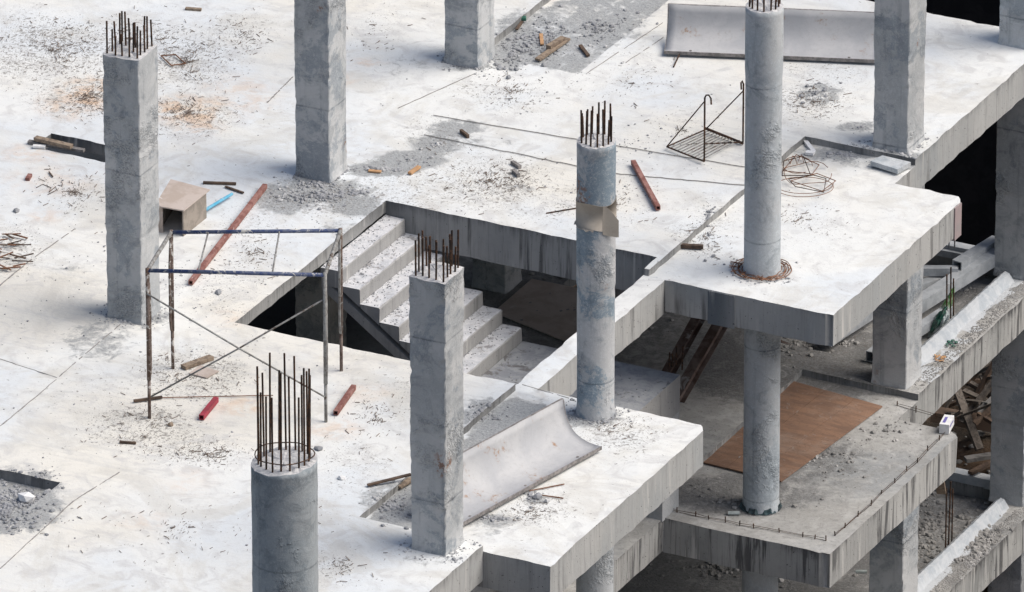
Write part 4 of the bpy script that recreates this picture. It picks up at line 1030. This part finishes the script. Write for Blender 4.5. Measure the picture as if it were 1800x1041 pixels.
# perimeter bars on the balcony: pegs joined by two thin rods
def pegs(pts, label, hh=.085, z=zb):
    root = empty('edge_reinforcement', tuple(G(*pts[0], z))); tag(root, label, 'edge bars', 'thin bars along the edge of the middle balcony')
    gs = [G(u, v, z) for u, v in pts]
    for p in gs: local(MB().tube([p-Vector((0, 0, .02)), p+Vector((random.uniform(-.01, .01), 0, hh*.65+random.uniform(0, .035)))], .008, 6).build('peg', RUSTBAR), root)
    for zz in (.01, .038): local(MB().tube([p+Vector((random.uniform(-.008, .008), 0, zz+random.uniform(-.008, .008))) for p in gs], .0035, 5).build('rod', RUSTBAR), root)
pegs([(1160, 886), (1190, 901), (1223, 908), (1246, 913), (1275, 918), (1300, 924), (1325, 928), (1370, 936), (1411, 944), (1432, 948), (1452, 951)], 'thin double bar on pegs along the front edge of the middle balcony')
pegs([(1468, 942), (1485, 928), (1508, 908), (1531, 889), (1549, 868), (1573, 849), (1594, 829), (1612, 814), (1631, 793), (1651, 774), (1665, 759)], 'thin double bar on pegs along the right edge of the middle balcony')
pegs([(1577, 713), (1610, 723), (1646, 733), (1680, 742)], 'short thin double bar at the back of the middle balcony')
# plastic bits
for (u, v, z, lab) in ((1290, 902, zb, 'small clear plastic bottle beside the round column on the middle balcony'), (1514, 1005, Z2, 'clear plastic bottle lying on the shaded lowest floor')):
    g = G(u, v, z+.03); lift('bottle', MB().tube([g-rv*.08, g-rv*.075, g+rv*.03, g+rv*.06, g+rv*.08], .028, 8), CLEAR, lab, 'bottle')
# black cloth round the foot of the lower round column
b = MB(); n = 40
for i in range(n+1):
    t = 2*math.pi*i/n
    for k, (rr, zz) in enumerate(((.258, .07), (.265, .035), (.285, .005))): q_ = .012*math.sin(7*t)+.01*math.sin(17*t); b.v.append(Vector(((rr+q_)*math.cos(t), (rr+q_)*math.sin(t), zz+q_*1.4)))
for i in range(n):
    for k in range(2): b.f.append((i*3+k, i*3+k+1, i*3+4+k, i*3+3+k))
o = b.build('plastic_wrap', mat_simple('black_film', (.02, .03, .035), (.06, .10, .11), 9, .4)); o.location = (x3_, y3_, zb); tag(o, 'black plastic film tied round the foot of the lower round column', 'plastic film')
# rags beside kerb
for i, (u, v, mt, lab) in enumerate(((1652, 632, WOODO, 'small heap of orange sawdust and scraps on the edge beam'), (1672, 606, GREEND, 'torn green netting scrap on the edge beam'))):
    b = MB(); 
    for _ in range(16): rock(b, G(u+random.uniform(-9, 9), v+random.uniform(-6, 6), Z1)+Vector((0, 0, .02)), random.uniform(.015, .035), .4)
    lift('scrap_heap', b, mt, lab, 'scraps')
# wooden props under the balcony end
plank(G(1655, 866, Z2+1.1), G(1650, 835, Z2+1.9), .13, .05, WOOD, 'short prop board hanging under the end of the middle balcony', 'board', 'board')
for i, (u, v, L) in enumerate(((1617, 868, .5), (1622, 862, .55))):
    g = G(u, v, Z2+.8); lift('rebar', MB().tube([g, g+Vector((.06, .06, L))], .01, 6), RUSTBAR, ('left', 'right')[i]+' slanting bar beside the square column on the lowest floor', 'rebar')

HEAPW = mat_simple('weathered_heap_timber', (.17, .145, .125), (.09, .078, .068), 5, .9, stretch=(3, 3, 3), third=(.27, .25, .23))
PLYHEAP = mat_simple('faded_orange_timber', (.26, .185, .14), (.20, .145, .11), 4, .9)
HEAPG = mat_simple('grey_heap_timber', (.22, .21, .20), (.13, .125, .12), 5, .9)
# timber heap on the soil behind
rnd = random.Random(21); GH = 'old timbers heaped on the soil behind the lowest floor'
def soilz(x, y): return -7.25+.35*noise.noise(Vector((x*.7, y*.7, 1)))+.15*noise.noise(Vector((x*2.5, y*2.5, 3)))+.08*(y-11.3)
def tim(u0, v0, u1, v1, z0, z1, w, h, mt, lab): plank(G(u0, v0, z0), G(u1, v1, z1), w, h, mt, lab, 'timber', 'timber', GH)
tim(1640, 728, 1760, 748, -6.75, -6.75, .22, .16, PLYHEAP, 'thick orange brown timber lying level across the heap')
tim(1675, 668, 1722, 790, -6.2, -7.0, .12, .06, HEAPW, 'long plank leaning down across the heap')
tim(1690, 742, 1760, 655, -6.7, -6.1, .09, .05, HEAPW, 'upper slanting plank rising to the right in the heap')
tim(1700, 726, 1762, 610, -6.8, -5.9, .07, .05, WOODD, 'dark slanting plank behind the heap')
tim(1722, 735, 1764, 700, -6.6, -6.4, .10, .05, HEAPW, 'short plank at the right of the heap')
tim(1697, 808, 1760, 798, -7.0, -7.0, .12, .06, HEAPG, 'grey weathered plank on the soil in front of the heap')
tim(1705, 832, 1760, 805, -7.0, -7.0, .08, .05, WOODD, 'dark lath on the soil above the far kerb')
for i in range(46):
    u = rnd.uniform(1650, 1760); v = rnd.uniform(640, 745); t = rnd.uniform(-1.3, 1.3); L = rnd.uniform(.3, 1.0); a = G(u, v, -6.9+rnd.uniform(0, .5))
    lift('timber', MB().bar(a, a+Vector((math.cos(t)*L, math.sin(t)*L*.8, rnd.uniform(-.3, .5))), rnd.uniform(.04, .1), rnd.uniform(.03, .06)), rnd.choice((HEAPW, WOODD, HEAPW, HEAPG)),
         'broken grey brown board in the timber heap behind the lowest floor', 'timber', GH)
b = MB()
for _ in range(420):
    x = rnd.uniform(-1, 4); y = rnd.uniform(11.35, 16); rock(b, Vector((x, y, soilz(x, y)+.02)), .02+.10*rnd.random()**3, .6, rnd)
tag(b.build('rubble', ROCKD), 'stones and rubble on the soil bank', 'rubble', None, 'stuff')
